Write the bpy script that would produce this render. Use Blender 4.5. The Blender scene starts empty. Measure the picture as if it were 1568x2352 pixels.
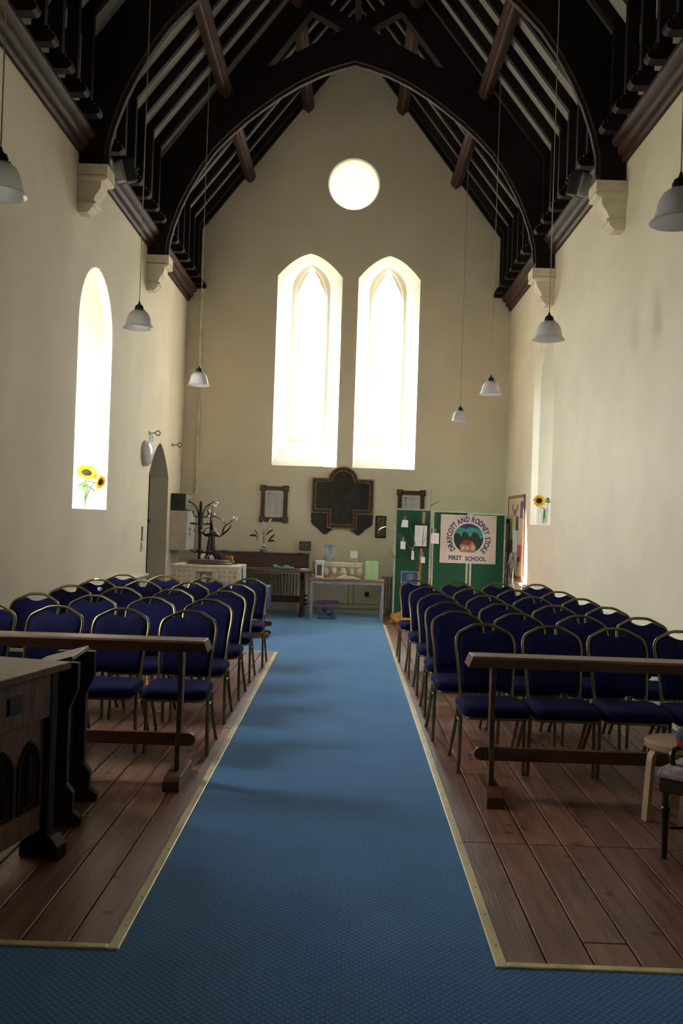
import bpy, bmesh, math, random
from mathutils import Vector, Matrix, Euler

random.seed(7)
sc = bpy.context.scene
col = sc.collection
R = math.radians

# ------------------------------------------------------------------ camera
F, H, CX, CY = 2109.0, 1.62, 784.0, 1176.0            # focal length in pixels of the 1568x2352 frame
_cy = Vector(((800 - CX) / F, (1196 - CY) / F, 1)).normalized()
_up = Vector((math.sin(.0335), -math.cos(.0335), 0))
_up = (_up - _cy * _up.dot(_cy)).normalized()
_cx = _cy.cross(_up)
if _cx.x < 0: _cx = -_cx
AX = (_cx, _cy, _up)                                   # world axes seen in camera coordinates
CAMP = Vector((0, 0, H))
cam_d = bpy.data.cameras.new('camera')
cam = bpy.data.objects.new('camera', cam_d); col.objects.link(cam)
cam_d.sensor_fit = 'VERTICAL'; cam_d.sensor_height = 22.3; cam_d.lens = F / 2352 * 22.3
cam_d.clip_start = .05; cam_d.clip_end = 300
mw = Matrix.Identity(4)
for i in range(3):
    mw[i][0] = AX[i].x; mw[i][1] = -AX[i].y; mw[i][2] = -AX[i].z; mw[i][3] = CAMP[i]
cam.matrix_world = mw
sc.camera = cam

def ray(u, v):
    d = Vector(((u - CX) / F, (v - CY) / F, 1)); return Vector((AX[0].dot(d), AX[1].dot(d), AX[2].dot(d)))
def onz(u, v, z=0.): d = ray(u, v); return CAMP + d * ((z - H) / d.z)
def ony(u, v, y): d = ray(u, v); return CAMP + d * (y / d.y)
def onx(u, v, x): d = ray(u, v); return CAMP + d * (x / d.x)

# ------------------------------------------------------------------ world, light, exposure
w = bpy.data.worlds.new('sky'); sc.world = w; w.use_nodes = True
bg = w.node_tree.nodes['Background']
bg.inputs[0].default_value = (.92, .945, 1.0, 1); bg.inputs[1].default_value = 25.0
sc.view_settings.view_transform = 'Standard'; sc.view_settings.look = 'None'
sc.view_settings.gamma = 1; sc.view_settings.use_curve_mapping = False
sc.view_settings.exposure = 0.48

sun_d = bpy.data.lights.new('sun', 'SUN'); sun_d.energy = 200.0; sun_d.color = (1.0, .96, .90); sun_d.angle = R(.53)
sun = bpy.data.objects.new('sun', sun_d); col.objects.link(sun)
sun.rotation_euler = Vector((1.6, -1.9, -3.0)).to_track_quat('-Z', 'Y').to_euler(); sun.location = (-12, 28, 30)
XL, XR, YB, YF, EZ = -2.98, 2.745, 16.2, -4.0, 5.45
XC = (XL + XR) / 2
T = .8

def portal(loc, rot, sx, sy):
    d = bpy.data.lights.new('window_portal', 'AREA'); d.shape = 'RECTANGLE'; d.size = sx; d.size_y = sy
    d.cycles.is_portal = True
    o = bpy.data.objects.new('window_portal', d); col.objects.link(o); o.location = loc; o.rotation_euler = rot
for cxw in (-.8175, .585): portal((cxw, YB + .84, 4.7), (R(-90), 0, 0), .6, 3.3)
portal((-.1, YB + .84, 7.58), (R(-90), 0, 0), .62, .62)
for yw in (10.57, 6.6): portal((XL - .84, yw, 3.05), (0, R(-90), 0), 2.5, .66)  # the nearer one serves the added unseen window
for yw in (13.22,): portal((XR + .84, yw, 3.05), (0, R(90), 0), 2.5, .66)

# ------------------------------------------------------------------ materials
MATS = {}
def mat(name, c, rough=.6, metal=0., var=.12, scale=6., stretch=(1, 1, 1), bump=0., bscale=60., rnd=0., spec=.5, sheen=0., dark=None, trans=0.):
    if name in MATS: return MATS[name]
    m = bpy.data.materials.new(name); m.use_nodes = True
    nt = m.node_tree; b = nt.nodes['Principled BSDF']
    b.inputs['Roughness'].default_value = rough; b.inputs['Metallic'].default_value = metal
    b.inputs['Specular IOR Level'].default_value = spec
    if sheen: b.inputs['Sheen Weight'].default_value = sheen; b.inputs['Sheen Roughness'].default_value = .4
    tc = nt.nodes.new('ShaderNodeTexCoord'); mp = nt.nodes.new('ShaderNodeMapping')
    mp.inputs['Scale'].default_value = stretch
    nt.links.new(tc.outputs['Object'], mp.inputs['Vector'])
    vec = mp.outputs['Vector']
    if rnd:
        oi = nt.nodes.new('ShaderNodeObjectInfo'); va = nt.nodes.new('ShaderNodeVectorMath'); va.operation = 'MULTIPLY_ADD'
        cmb = nt.nodes.new('ShaderNodeCombineXYZ')
        for k in range(3): nt.links.new(oi.outputs['Random'], cmb.inputs[k])
        nt.links.new(cmb.outputs[0], va.inputs[0]); va.inputs[1].default_value = (37, 53, 71); nt.links.new(vec, va.inputs[2])
        vec = va.outputs[0]
    nz = nt.nodes.new('ShaderNodeTexNoise'); nz.inputs['Scale'].default_value = scale; nz.inputs['Detail'].default_value = 4
    nt.links.new(vec, nz.inputs['Vector'])
    rp = nt.nodes.new('ShaderNodeValToRGB')
    d2 = dark or tuple(x * (1 - 2 * var) for x in c)
    l2 = tuple(min(1, x * (1 + var)) for x in c)
    rp.color_ramp.elements[0].color = (*d2, 1); rp.color_ramp.elements[1].color = (*l2, 1)
    rp.color_ramp.elements[0].position = .32; rp.color_ramp.elements[1].position = .68
    nt.links.new(nz.outputs['Fac'], rp.inputs['Fac'])
    colout = rp.outputs['Color']
    if rnd:
        hs = nt.nodes.new('ShaderNodeHueSaturation'); mr = nt.nodes.new('ShaderNodeMapRange')
        mr.inputs['To Min'].default_value = 1 - rnd; mr.inputs['To Max'].default_value = 1 + rnd
        nt.links.new(oi.outputs['Random'], mr.inputs['Value']); nt.links.new(mr.outputs[0], hs.inputs['Value'])
        nt.links.new(colout, hs.inputs['Color']); colout = hs.outputs['Color']
    nt.links.new(colout, b.inputs['Base Color'])
    if bump:
        n2 = nt.nodes.new('ShaderNodeTexNoise'); n2.inputs['Scale'].default_value = bscale; n2.inputs['Detail'].default_value = 3
        nt.links.new(vec, n2.inputs['Vector'])
        bp = nt.nodes.new('ShaderNodeBump'); bp.inputs['Strength'].default_value = bump; bp.inputs['Distance'].default_value = .01
        nt.links.new(n2.outputs['Fac'], bp.inputs['Height']); nt.links.new(bp.outputs[0], b.inputs['Normal'])
    if trans:
        tr = nt.nodes.new('ShaderNodeBsdfTranslucent'); tr.inputs[0].default_value = (*c, 1)
        mx = nt.nodes.new('ShaderNodeMixShader'); mx.inputs[0].default_value = trans
        nt.links.new(b.outputs[0], mx.inputs[1]); nt.links.new(tr.outputs[0], mx.inputs[2])
        nt.links.new(mx.outputs[0], nt.nodes['Material Output'].inputs['Surface'])
    MATS[name] = m
    return m

def glassy(name, c, alpha=.93, rough=.02):
    m = bpy.data.materials.new(name); m.use_nodes = True; nt = m.node_tree
    for n in list(nt.nodes):
        if n.type != 'OUTPUT_MATERIAL': nt.nodes.remove(n)
    t = nt.nodes.new('ShaderNodeBsdfTransparent'); t.inputs[0].default_value = (*c, 1)
    g = nt.nodes.new('ShaderNodeBsdfGlossy'); g.inputs['Roughness'].default_value = rough
    mx = nt.nodes.new('ShaderNodeMixShader'); mx.inputs[0].default_value = 1 - alpha
    nt.links.new(t.outputs[0], mx.inputs[1]); nt.links.new(g.outputs[0], mx.inputs[2])
    nt.links.new(mx.outputs[0], nt.nodes['Material Output'].inputs['Surface'])
    MATS[name] = m; return m

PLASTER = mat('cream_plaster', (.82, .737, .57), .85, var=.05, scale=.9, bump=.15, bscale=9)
STONE = mat('painted_stone', (.82, .735, .57), .8, var=.06, scale=5, bump=.15, bscale=30)
REVEAL = mat('reveal_with_glare', (.83, .775, .66), .85, var=.03, scale=2)  # same paint as the walls, made paler to put window glare into its colour
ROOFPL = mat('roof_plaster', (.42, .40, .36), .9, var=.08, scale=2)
BLACKW = mat('dark_stained_oak', (.013, .008, .0065), .6, var=.25, scale=5, stretch=(1, 8, 8), bump=.1, spec=.2)
BROWNW = mat('brown_moulded_oak', (.055, .026, .018), .58, var=.25, scale=6, stretch=(6, .6, 6), spec=.25)
RAILW = mat('rail_teak', (.12, .048, .020), .45, var=.2, scale=7, stretch=(.6, 5, 5))
DESKW = mat('desk_oak', (.15, .072, .045), .5, var=.25, scale=6, stretch=(1, 6, 1))
DESKD = mat('desk_dark_oak', (.012, .0075, .006), .5, var=.2, scale=6, stretch=(6, 6, 1), spec=.25)
GOLDTRIM = mat('pale_wood_edging', (.80, .66, .33), .3, var=.10, scale=4, stretch=(3, 1, 3))
GOLDM = mat('olive_gold_metal', (.20, .17, .085), .36, metal=.85, var=.06)
FABRIC = mat('navy_fabric', (.0075, .0085, .055), .9, var=.12, scale=260, bump=.25, bscale=300, spec=.12)
GLASS = glassy('clear_window_glass', (.95, .97, .97), .95)
VASE = glassy('vase_glass', (.90, .95, .95), .86)
LEAD = mat('lead_bar', (.10, .10, .10), .5)
WHITEG = mat('opal_glass', (.85, .85, .86), .25, var=.02, trans=.45)
BLACKP = mat('black_plastic', (.012, .012, .012), .4, var=.1)
WHITEP = mat('white_paint', (.80, .79, .76), .4, var=.03)
CORD = mat('flex_cord', (.42, .38, .25), .6)
PAPER = mat('white_paper', (.75, .76, .76), .7, var=.03)
INK = mat('printed_ink', (.05, .05, .05), .8)
GREYINK = mat('faded_ink', (.30, .30, .31), .8)

# ------------------------------------------------------------------ mesh builder
class MB:
    def __init__(s): s.v = []; s.f = []; s.mi = []; s.cur = 0
    def add(s, vs, fs):
        o = len(s.v); s.v += [tuple(p) for p in vs]
        s.f += [tuple(i + o for i in f) for f in fs]; s.mi += [s.cur] * len(fs); return s
    def box(s, x0, x1, y0, y1, z0, z1, m=None):
        vs = [(x, y, z) for z in (z0, z1) for y in (y0, y1) for x in (x0, x1)]
        if m is not None: vs = [m @ Vector(p) for p in vs]
        return s.add(vs, [(0, 2, 3, 1), (4, 5, 7, 6), (0, 1, 5, 4), (2, 6, 7, 3), (0, 4, 6, 2), (1, 3, 7, 5)])
    def prism(s, poly, axis, a0, a1, m=None):
        n = len(poly)
        def p3(p, a):
            if axis == 'x': return Vector((a, p[0], p[1]))
            if axis == 'y': return Vector((p[0], a, p[1]))
            return Vector((p[0], p[1], a))
        vs = [p3(p, a0) for p in poly] + [p3(p, a1) for p in poly]
        if m is not None: vs = [m @ q for q in vs]
        fs = [tuple(range(n)), tuple(range(2 * n - 1, n - 1, -1))]
        fs += [(i, i + n, (i + 1) % n + n, (i + 1) % n) for i in range(n)]
        return s.add(vs, fs)
    def ring(s, outer, inner, axis, a0, a1):
        n = len(outer)
        def p3(p, a): return (a, p[0], p[1]) if axis == 'x' else ((p[0], a, p[1]) if axis == 'y' else (p[0], p[1], a))
        vs = [p3(p, a0) for p in outer] + [p3(p, a0) for p in inner] + [p3(p, a1) for p in outer] + [p3(p, a1) for p in inner]
        fs = []
        for i in range(n):
            j = (i + 1) % n
            fs += [(i, j, j + n, i + n), (i + 2 * n, i + 3 * n, j + 3 * n, j + 2 * n), (i, i + 2 * n, j + 2 * n, j), (i + n, j + n, j + 3 * n, i + 3 * n)]
        return s.add(vs, fs)
    def tube(s, pts, r, n=8, caps=True, closed=False):
        pts = [Vector(p) for p in pts]; k = len(pts)
        rs = r if isinstance(r, (list, tuple)) else [r] * k
        vs = []; up = None
        for i, p in enumerate(pts):
            if closed: t = pts[(i + 1) % k] - pts[i - 1]
            else: t = pts[min(i + 1, k - 1)] - pts[max(i - 1, 0)]
            t.normalize()
            if up is None:
                up = Vector((0, 0, 1)) if abs(t.z) < .9 else Vector((1, 0, 0))
            a = (up - t * up.dot(t))
            if a.length < 1e-4: a = t.orthogonal()
            a.normalize(); b = t.cross(a); up = a
            for q in range(n):
                an = 2 * math.pi * q / n
                vs.append(p + (a * math.cos(an) + b * math.sin(an)) * rs[i])
        fs = []
        for i in range(k if closed else k - 1):
            j = (i + 1) % k
            fs += [(i * n + q, i * n + (q + 1) % n, j * n + (q + 1) % n, j * n + q) for q in range(n)]
        if caps and not closed: fs += [tuple(range(n - 1, -1, -1)), tuple((k - 1) * n + q for q in range(n))]
        return s.add(vs, fs)
    def lathe(s, prof, n=20, c=(0, 0, 0), cap=True, sy=1.):
        c = Vector(c); k = len(prof)
        vs = [c + Vector((r * math.cos(2 * math.pi * q / n), sy * r * math.sin(2 * math.pi * q / n), z)) for r, z in prof for q in range(n)]
        fs = [(i * n + q, i * n + (q + 1) % n, (i + 1) * n + (q + 1) % n, (i + 1) * n + q) for i in range(k - 1) for q in range(n)]
        if cap: fs += [tuple(range(n - 1, -1, -1)), tuple((k - 1) * n + q for q in range(n))]
        return s.add(vs, fs)
    def ball(s, c, r, n=10, m=7):
        rr = r if isinstance(r, (tuple, list)) else (r, r, r); c = Vector(c)
        vs = [c + Vector((0, 0, -rr[2]))]; fs = []
        for i in range(1, m):
            a = math.pi * i / m - math.pi / 2
            for q in range(n):
                b = 2 * math.pi * q / n
                vs.append(c + Vector((rr[0] * math.cos(a) * math.cos(b), rr[1] * math.cos(a) * math.sin(b), rr[2] * math.sin(a))))
        vs.append(c + Vector((0, 0, rr[2])))
        for q in range(n):
            fs.append((0, 1 + (q + 1) % n, 1 + q)); fs.append((len(vs) - 1, 1 + (m - 2) * n + q, 1 + (m - 2) * n + (q + 1) % n))
            for i in range(m - 2): fs.append((1 + i * n + q, 1 + i * n + (q + 1) % n, 1 + (i + 1) * n + (q + 1) % n, 1 + (i + 1) * n + q))
        return s.add(vs, fs)
    def loft(s, rings, cap=True):
        n = len(rings[0]); vs = [p for r in rings for p in r]
        fs = [(i * n + q, i * n + (q + 1) % n, (i + 1) * n + (q + 1) % n, (i + 1) * n + q) for i in range(len(rings) - 1) for q in range(n)]
        if cap: fs += [tuple(range(n - 1, -1, -1)), tuple((len(rings) - 1) * n + q for q in range(n))]
        return s.add(vs, fs)
    def build(s, name, m, parent=None, smooth=False, bevel=0., seg=2, loc=None, recalc=True):
        me = bpy.data.meshes.new(name); me.from_pydata(s.v, [], s.f)
        ms = m if isinstance(m, (list, tuple)) else [m]
        for x in ms: me.materials.append(x)
        if len(ms) > 1: me.polygons.foreach_set('material_index', s.mi)
        if recalc:
            bm = bmesh.new(); bm.from_mesh(me); bmesh.ops.recalc_face_normals(bm, faces=bm.faces); bm.to_mesh(me); bm.free()
        if smooth:
            me.polygons.foreach_set('use_smooth', [True] * len(me.polygons)); me.set_sharp_from_angle(angle=R(38))
        o = bpy.data.objects.new(name, me); col.objects.link(o)
        if loc is not None: o.location = loc
        if parent is not None: o.parent = parent
        if bevel:
            b = o.modifiers.new('bevel', 'BEVEL'); b.width = bevel; b.segments = seg; b.limit_method = 'ANGLE'; b.angle_limit = R(40)
        return o

def tag(o, label=None, cat=None, group=None, kind=None):
    if label: o['label'] = label
    if cat: o['category'] = cat
    if group: o['group'] = group
    if kind: o['kind'] = kind
    return o
def thing(name, label, cat, loc=(0, 0, 0), rz=0., group=None):
    o = bpy.data.objects.new(name, None); col.objects.link(o); o.location = loc; o.rotation_euler = (0, 0, rz)
    o.empty_display_size = .1
    return tag(o, label, cat, group)
def share(src, name, parent, loc=(0, 0, 0), rot=(0, 0, 0), scale=(1, 1, 1)):
    o = src.copy(); col.objects.link(o); o.name = name; o.parent = parent
    o.location = loc; o.rotation_euler = rot; o.scale = scale; return o
def copy_tree(o, parent=None):
    c = o.copy(); col.objects.link(c); c.parent = parent
    for ch in list(o.children): copy_tree(ch, c)
    return c
def struct(o): o['kind'] = 'structure'; return o

def text_mesh(body, size, m, name, parent, mats4, extrude=.001, bold=0.):
    """lettering: list of (char/string, Matrix) pairs joined into one mesh"""
    mb = MB()
    for s_, mx in mats4:
        cu = bpy.data.curves.new('lettering', 'FONT'); cu.body = s_; cu.size = size; cu.align_x = 'CENTER'; cu.extrude = extrude; cu.offset = bold
        cu.resolution_u = 3
        o = bpy.data.objects.new('lettering_tmp', cu); col.objects.link(o)
        dg = bpy.context.evaluated_depsgraph_get(); me = o.evaluated_get(dg).to_mesh()
        mb.add([mx @ v.co for v in me.vertices], [tuple(p.vertices) for p in me.polygons])
        o.evaluated_get(dg).to_mesh_clear()
        bpy.data.objects.remove(o); bpy.data.curves.remove(cu)
    return mb.build(name, m, parent, recalc=False)
# local text plane (x right, y up) -> XZ plane facing -Y
UPRIGHT = Matrix(((1, 0, 0, 0), (0, 0, -1, 0), (0, 1, 0, 0), (0, 0, 0, 1)))

# ------------------------------------------------------------------ walls with openings
def arch(a0, a1, sill, spring, apex, n=9):
    hw = (a1 - a0) / 2; am = (a0 + a1) / 2; rise = apex - spring
    pts = [(a0, sill), (a1, sill)]
    rad = (hw * hw + rise * rise) / (2 * hw)
    half = []
    for i in range(n + 1):
        if rad >= hw * .999:
            th = math.asin(min(1, rise / rad)) * i / n
            half.append((hw - rad + rad * math.cos(th), rad * math.sin(th)))
        else:
            t = i / n; half.append((hw * (1 - t), rise * (t * 1.72 - .72 * t * t)))
    pts += [(am + x, spring + z) for x, z in half]
    pts += [(am - x, spring + z) for x, z in half[-2::-1]]
    return pts
def circle(a, z, r, n=40): return [(a + r * math.cos(2 * math.pi * i / n), z + r * math.sin(2 * math.pi * i / n)) for i in range(n)]

def wall(name, outer, openings, to3, thick, m):
    bm = bmesh.new()
    def face(loops, depth):
        es = []
        for lp in loops:
            vs = [bm.verts.new(to3(p[0], p[1], depth)) for p in lp]
            es += [bm.edges.new((vs[i], vs[(i + 1) % len(vs)])) for i in range(len(vs))]
        bmesh.ops.triangle_fill(bm, use_beauty=True, use_dissolve=False, edges=es)
    face([outer] + [o[0][0] for o in openings], 0.)
    face([outer] + [o[-1][0] for o in openings], thick)
    def bridge(l0, d0, l1, d1):
        n = len(l0)
        a = [bm.verts.new(to3(p[0], p[1], d0)) for p in l0]; b = [bm.verts.new(to3(p[0], p[1], d1)) for p in l1]
        for i in range(n): bm.faces.new((a[i], a[(i + 1) % n], b[(i + 1) % n], b[i]))
    bridge(outer, 0., outer, thick)
    nface = len(bm.faces)
    for o in openings:
        for (l0, d0), (l1, d1) in zip(o[:-1], o[1:]): bridge(l0, d0, l1, d1)
    bm.faces.ensure_lookup_table()
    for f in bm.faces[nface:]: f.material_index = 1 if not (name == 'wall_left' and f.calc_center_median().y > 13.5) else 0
    bmesh.ops.remove_doubles(bm, verts=bm.verts, dist=1e-5)
    bmesh.ops.recalc_face_normals(bm, faces=bm.faces)
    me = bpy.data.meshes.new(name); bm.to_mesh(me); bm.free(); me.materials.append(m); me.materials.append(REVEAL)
    ob = bpy.data.objects.new(name, me); col.objects.link(ob); return struct(ob)

def back_open(c, hw0, hw1, hwg):
    gl = arch(c - hwg, c + hwg, 3.12, 5.62, 6.22)
    return [(arch(c - hw0, c + hw0, 2.557, 5.91, 6.32), 0.), (arch(c - hw1, c + hw1, 3.03, 5.80, 6.27), .55),
            (arch(c - hwg - .02, c + hwg + .02, 3.09, 5.64, 6.25), .56), (gl, .66), (arch(c - hwg - .06, c + hwg + .06, 3.06, 5.64, 6.28), T)], gl
def side_open(c):
    gl = arch(c - .29, c + .29, 1.92, 3.55, 4.18)
    return [(arch(c - .70, c + .70, 1.653, 3.70, 4.435), 0.), (arch(c - .70, c + .70, 1.653, 3.70, 4.435), .10),
            (arch(c - .36, c + .36, 1.66, 3.58, 4.26), .58), (gl, .60), (gl, .68), (arch(c - .34, c + .34, 1.88, 3.55, 4.24), T)], gl
bo1, gl1 = back_open(-.8175, .573, .345, .275)
bo2, gl2 = back_open(.585, .547, .335, .268)
rose_o = [(circle(-.1, 7.575, .463), 0.), (circle(-.1, 7.575, .44), .03), (circle(-.1, 7.578, .33), .52), (circle(-.1, 7.578, .285), .54), (circle(-.1, 7.578, .285), .66), (circle(-.1, 7.578, .33), T)]
wall_back = wall('wall_back', [(XL - T, -.1), (XR + T, -.1), (XR + T, 5.2), (XC, 11.3), (XL - T, 5.2)], [bo1, bo2, rose_o], lambda a, z, d: (a, YB + d, z), T, PLASTER)
so_l, gll = side_open(10.57); so_added, gll_added = side_open(6.6)  # the nearer opening is unseen, added to light the near end
so_r, glr = side_open(13.22)
door_o = [(arch(13.60, 15.07, 0., 2.22, 2.735), 0.), (arch(13.60, 15.07, 0., 2.22, 2.735), .30), (arch(13.60, 15.07, 0., 2.22, 2.735), T)]
for o in (door_o,): 
    for l, d in o: l[0] = (l[0][0], .0); l[1] = (l[1][0], .0)
wall_left = wall('wall_left', [(YF, -.1), (YB, -.1), (YB, 5.62), (YF, 5.62)], [so_l, so_added, door_o], lambda a, z, d: (XL - d, a, z), T, PLASTER)
wall_right = wall('wall_right', [(YF, -.1), (YB, -.1), (YB, 5.62), (YF, 5.62)], [so_r], lambda a, z, d: (XR + d, a, z), T, PLASTER)
struct(MB().prism([(XL - T, -.1), (XR + T, -.1), (XR + T, 5.2), (XC, 11.3), (XL - T, 5.2)], 'y', YF - .3, YF).build('wall_front', PLASTER))

# windows: glass, glazing bars, cusped heads
LEADED2 = glassy('dimmed_leaded_glass_right', (.27, .29, .28), .96)  # glass darkened to hold back daylight on the right window's reveal
GLASSD = glassy('dimmed_window_glass', (.70, .74, .72), .95)  # tint only weakens the daylight from the added near window
def window(idx, gl, to3, depth, bars=True, cusp=True, gm=None):
    root = bpy.data.objects.new('window_%d' % idx, None); col.objects.link(root); struct(root)
    zs = [p[1] for p in gl]; a0 = min(p[0] for p in gl); a1 = max(p[0] for p in gl); z0, z1 = min(zs), max(zs)
    big = [(a + (.01 if a > (a0 + a1) / 2 else -.01), z + (.01 if z > (z0 + z1) / 2 else -.01)) for a, z in gl]
    n = len(big)
    MB().add([to3(p[0], p[1], depth) for p in big], [tuple(range(n))]).build('pane', gm or GLASS, root)
    if bars:
        mb = MB(); k = max(3, int((z1 - z0) / .36))
        for i in range(1, k):
            z = z0 + (z1 - z0) * .86 * i / k
            mb.tube([to3(a0 - .01, z, depth - .012), to3(a1 + .01, z, depth - .012)], .004, 6)
        mb.build('glazing_bar', LEAD, root)
    if cusp:
        am = (a0 + a1) / 2; sp = z1 - (z1 - z0) * .2 if z1 - z0 < 2.5 else 5.62
        for sgn in (-1, 1):
            hw = (a1 - a0) / 2
            pts = [(am + sgn * (hw + .02), sp - .02), (am + sgn * hw * .93, sp + .15), (am + sgn * hw * .64, sp + .31), (am + sgn * hw * .56, sp + .33), (am + sgn * hw * .50, sp + .40), (am + sgn * hw * .22, sp + .52), (am + sgn * hw * .2, z1 + .03), (am + sgn * (hw + .02), z1 - .1)]
            MB().add([to3(a, z, depth - .03) for a, z in pts] + [to3(a, z, depth + .02) for a, z in pts],
                     [tuple(range(8)), tuple(range(15, 7, -1))] + [(i, i + 8, (i + 1) % 8 + 8, (i + 1) % 8) for i in range(8)]).build('cusp', STONE, root)
tb = lambda a, z, d: (a, YB + d, z)
tl = lambda a, z, d: (XL - d, a, z)
tr_ = lambda a, z, d: (XR + d, a, z)
LEADED = glassy('dimmed_leaded_glass', (.44, .46, .47), .96)  # glass darkened so the lancet and rose reveals get less daylight
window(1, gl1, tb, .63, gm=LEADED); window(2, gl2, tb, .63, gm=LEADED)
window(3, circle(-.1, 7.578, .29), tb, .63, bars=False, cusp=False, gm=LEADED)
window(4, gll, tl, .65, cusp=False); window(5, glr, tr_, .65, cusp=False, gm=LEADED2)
window(6, gll_added, tl, .65, cusp=False, gm=GLASSD)  # added window out of view, brightens the near end

# door leaf in the recess of the left wall
door = bpy.data.objects.new('door_1', None); col.objects.link(door); struct(door)
dl = arch(13.58, 15.09, .01, 2.22, 2.75)
MB().prism(dl, 'x', XL - .37, XL - .302).build('door_leaf', mat('door_oak', (.035, .022, .016), .55, var=.3, scale=5, stretch=(4, 8, .6)), door)
lp = ony(345, 1199, 15.0)
MB().box(XL - .302, XL - .285, 14.72, 14.84, lp.z - .08, lp.z + .08).tube([(XL - .29, 14.78, lp.z + .02), (XL - .235, 14.78, lp.z + .02)], .012).ball((XL - .235, 14.78, lp.z + .02), (.02, .035, .035)).tube([(XL - .28, 14.78, lp.z - .03), (XL - .25, 14.76, lp.z - .09), (XL - .28, 14.8, lp.z - .12)], .009).build('door_latch', BLACKP, door, smooth=True)

# dado: slightly proud lower wall with a rounded rail
def dado(idx, x, s, y0, y1):
    mb = MB(); zt = .745
    prof = [(0, 0), (.022, 0), (.022, zt - .06), (.03, zt - .055), (.045, zt - .045), (.055, zt - .025), (.052, zt - .008), (.042, zt), (0, zt)]
    mb.prism([(x + s * p, z) for p, z in prof], 'y', y0, y1)
    return struct(mb.build('trim_%d' % idx, WHITEP if 0 else mat('dado_paint', (.80, .76, .64), .55, var=.04), smooth=True))
dado(1, XL, 1, 3.5, 13.60); dado(2, XR, -1, 3.5, YB)
# eaves cornices
def cornice(idx, x, s):
    prof = [(0, 5.41), (.035, 5.41), (.05, 5.425), (.055, 5.455), (.05, 5.47), (.075, 5.475), (.10, 5.50), (.105, 5.535), (.095, 5.55), (.14, 5.57), (.165, 5.60), (.165, 5.64), (0, 5.64)]
    return struct(MB().prism([(x + s * p, z) for p, z in prof], 'y', 4.0, YB).build('trim_%d' % idx, BROWNW, smooth=True))
cornice(3, XL, 1); cornice(4, XR, -1)
# corbels
corb = None
def corbel(x, s, y, ztop, par):
    lv = [(0, .33, .15), (-.105, .33, .15), (-.108, .305, .138), (-.118, .325, .148), (-.135, .332, .152), (-.155, .325, .148), (-.165, .295, .135), (-.17, .265, .125), (-.225, .262, .124), (-.26, .245, .12), (-.31, .205, .112), (-.375, .175, .104), (-.38, .20, .115), (-.395, .21, .118), (-.41, .20, .115), (-.413, .175, .105), (-.44, .172, .103), (-.49, .115, .085)]
    rings = [[(x, y - hw, ztop + z), (x, y + hw, ztop + z), (x + s * p, y + hw, ztop + z), (x + s * p, y - hw, ztop + z)] for z, p, hw in lv]
    MB().loft(rings).build('corbel', STONE, par)
YT_L = (9.77, 13.08); YT_R = (9.55, 12.83)
for y in YT_L: corbel(XL - .01, 1, y, 5.29, wall_left)
for y in YT_R: corbel(XR + .01, -1, y, 5.20, wall_right)

# ------------------------------------------------------------------ roof
SL = 1.29; KD, KZ = 2.63, 6.68
def under(d): return KZ + (KD - d) * SL
cs = 1 / math.sqrt(1 + SL * SL); sn = SL * cs
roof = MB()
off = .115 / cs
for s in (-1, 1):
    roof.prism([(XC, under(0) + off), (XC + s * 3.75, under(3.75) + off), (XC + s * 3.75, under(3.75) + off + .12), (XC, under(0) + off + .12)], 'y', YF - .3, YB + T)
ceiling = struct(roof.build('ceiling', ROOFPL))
def slope_box(d0, d1, e0, e1, y0, y1, s):     # along the slope between d0..d1, e = height above the rafter soffit
    mb = MB(); nx, nz = s * sn, cs
    def P(d, e): return (XC + s * d + s * sn * e, under(d) + cs * e)
    mb.prism([P(d0, e0), P(d1, e0), P(d1, e1), P(d0, e1)], 'y', y0, y1); return mb
raf = {}; ash = {}; sole = {}
YR = [9.74 + .471 * k for k in range(-9, 14) if k not in (0, 7)]
YR = [y for y in YR if y < 16.0 and y > 5.2] + [16.13]
for s in (-1, 1):
    raf[s] = slope_box(2.95, 0., 0., .12, -.037, .037, s).build('rafter', BLACKW, ceiling)
    ash[s] = MB().box(XC + s * KD if s < 0 else XC + s * KD, XC + s * (KD + .115), -.037, .037, 5.66, under(KD) + .12).build('ashlar_post', BLACKW, ceiling)
    xw = XL if s < 0 else XR
    prof = [(xw, 5.635), (xw - s * .30, 5.635), (xw - s * .33, 5.655), (xw - s * .335, 5.69), (xw - s * .315, 5.705), (xw - s * .315, 5.725), (xw - s * .275, 5.735), (xw - s * .27, 5.77), (xw, 5.77)]
    sole[s] = MB().prism(prof, 'y', -.06, .06).build('sole_piece', BLACKW, ceiling)
    for i, y in enumerate(YR):
        for src, nm in ((raf[s], 'rafter'), (ash[s], 'ashlar_post'), (sole[s], 'sole_piece')):
            if i == 0: src.location.y = y
            else: share(src, nm, ceiling, (0, y, 0))
# purlins between the trusses
def purlin(d, s, y0, y1):
    def P(a, e): return (XC + s * (d - a * cs) + s * sn * e, under(d) + a * sn + cs * e)
    sec = [(-.085, .02), (-.085, -.10), (-.07, -.125), (-.055, -.13), (-.05, -.12), (-.03, -.12), (-.025, -.135), (.025, -.135), (.03, -.12), (.05, -.12), (.055, -.13), (.07, -.125), (.085, -.10), (.085, .02)]
    MB().prism([P(a, e) for a, e in sec], 'y', y0, y1).build('purlin', BROWNW, ceiling)
for d in (1.86, .87):
    for s in (-1, 1):
        off_y = 0 if s < 0 else -.15
        for y0, y1 in ((5., 9.66 + off_y), (9.86 + off_y, 12.97 + off_y), (13.17 + off_y, 16.2)): purlin(d, s, y0, y1)
MB().box(XC - .05, XC + .05, 5, YB, under(0) - .14, under(0) + .2).build('ridge_beam', BLACKW, ceiling)
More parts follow.
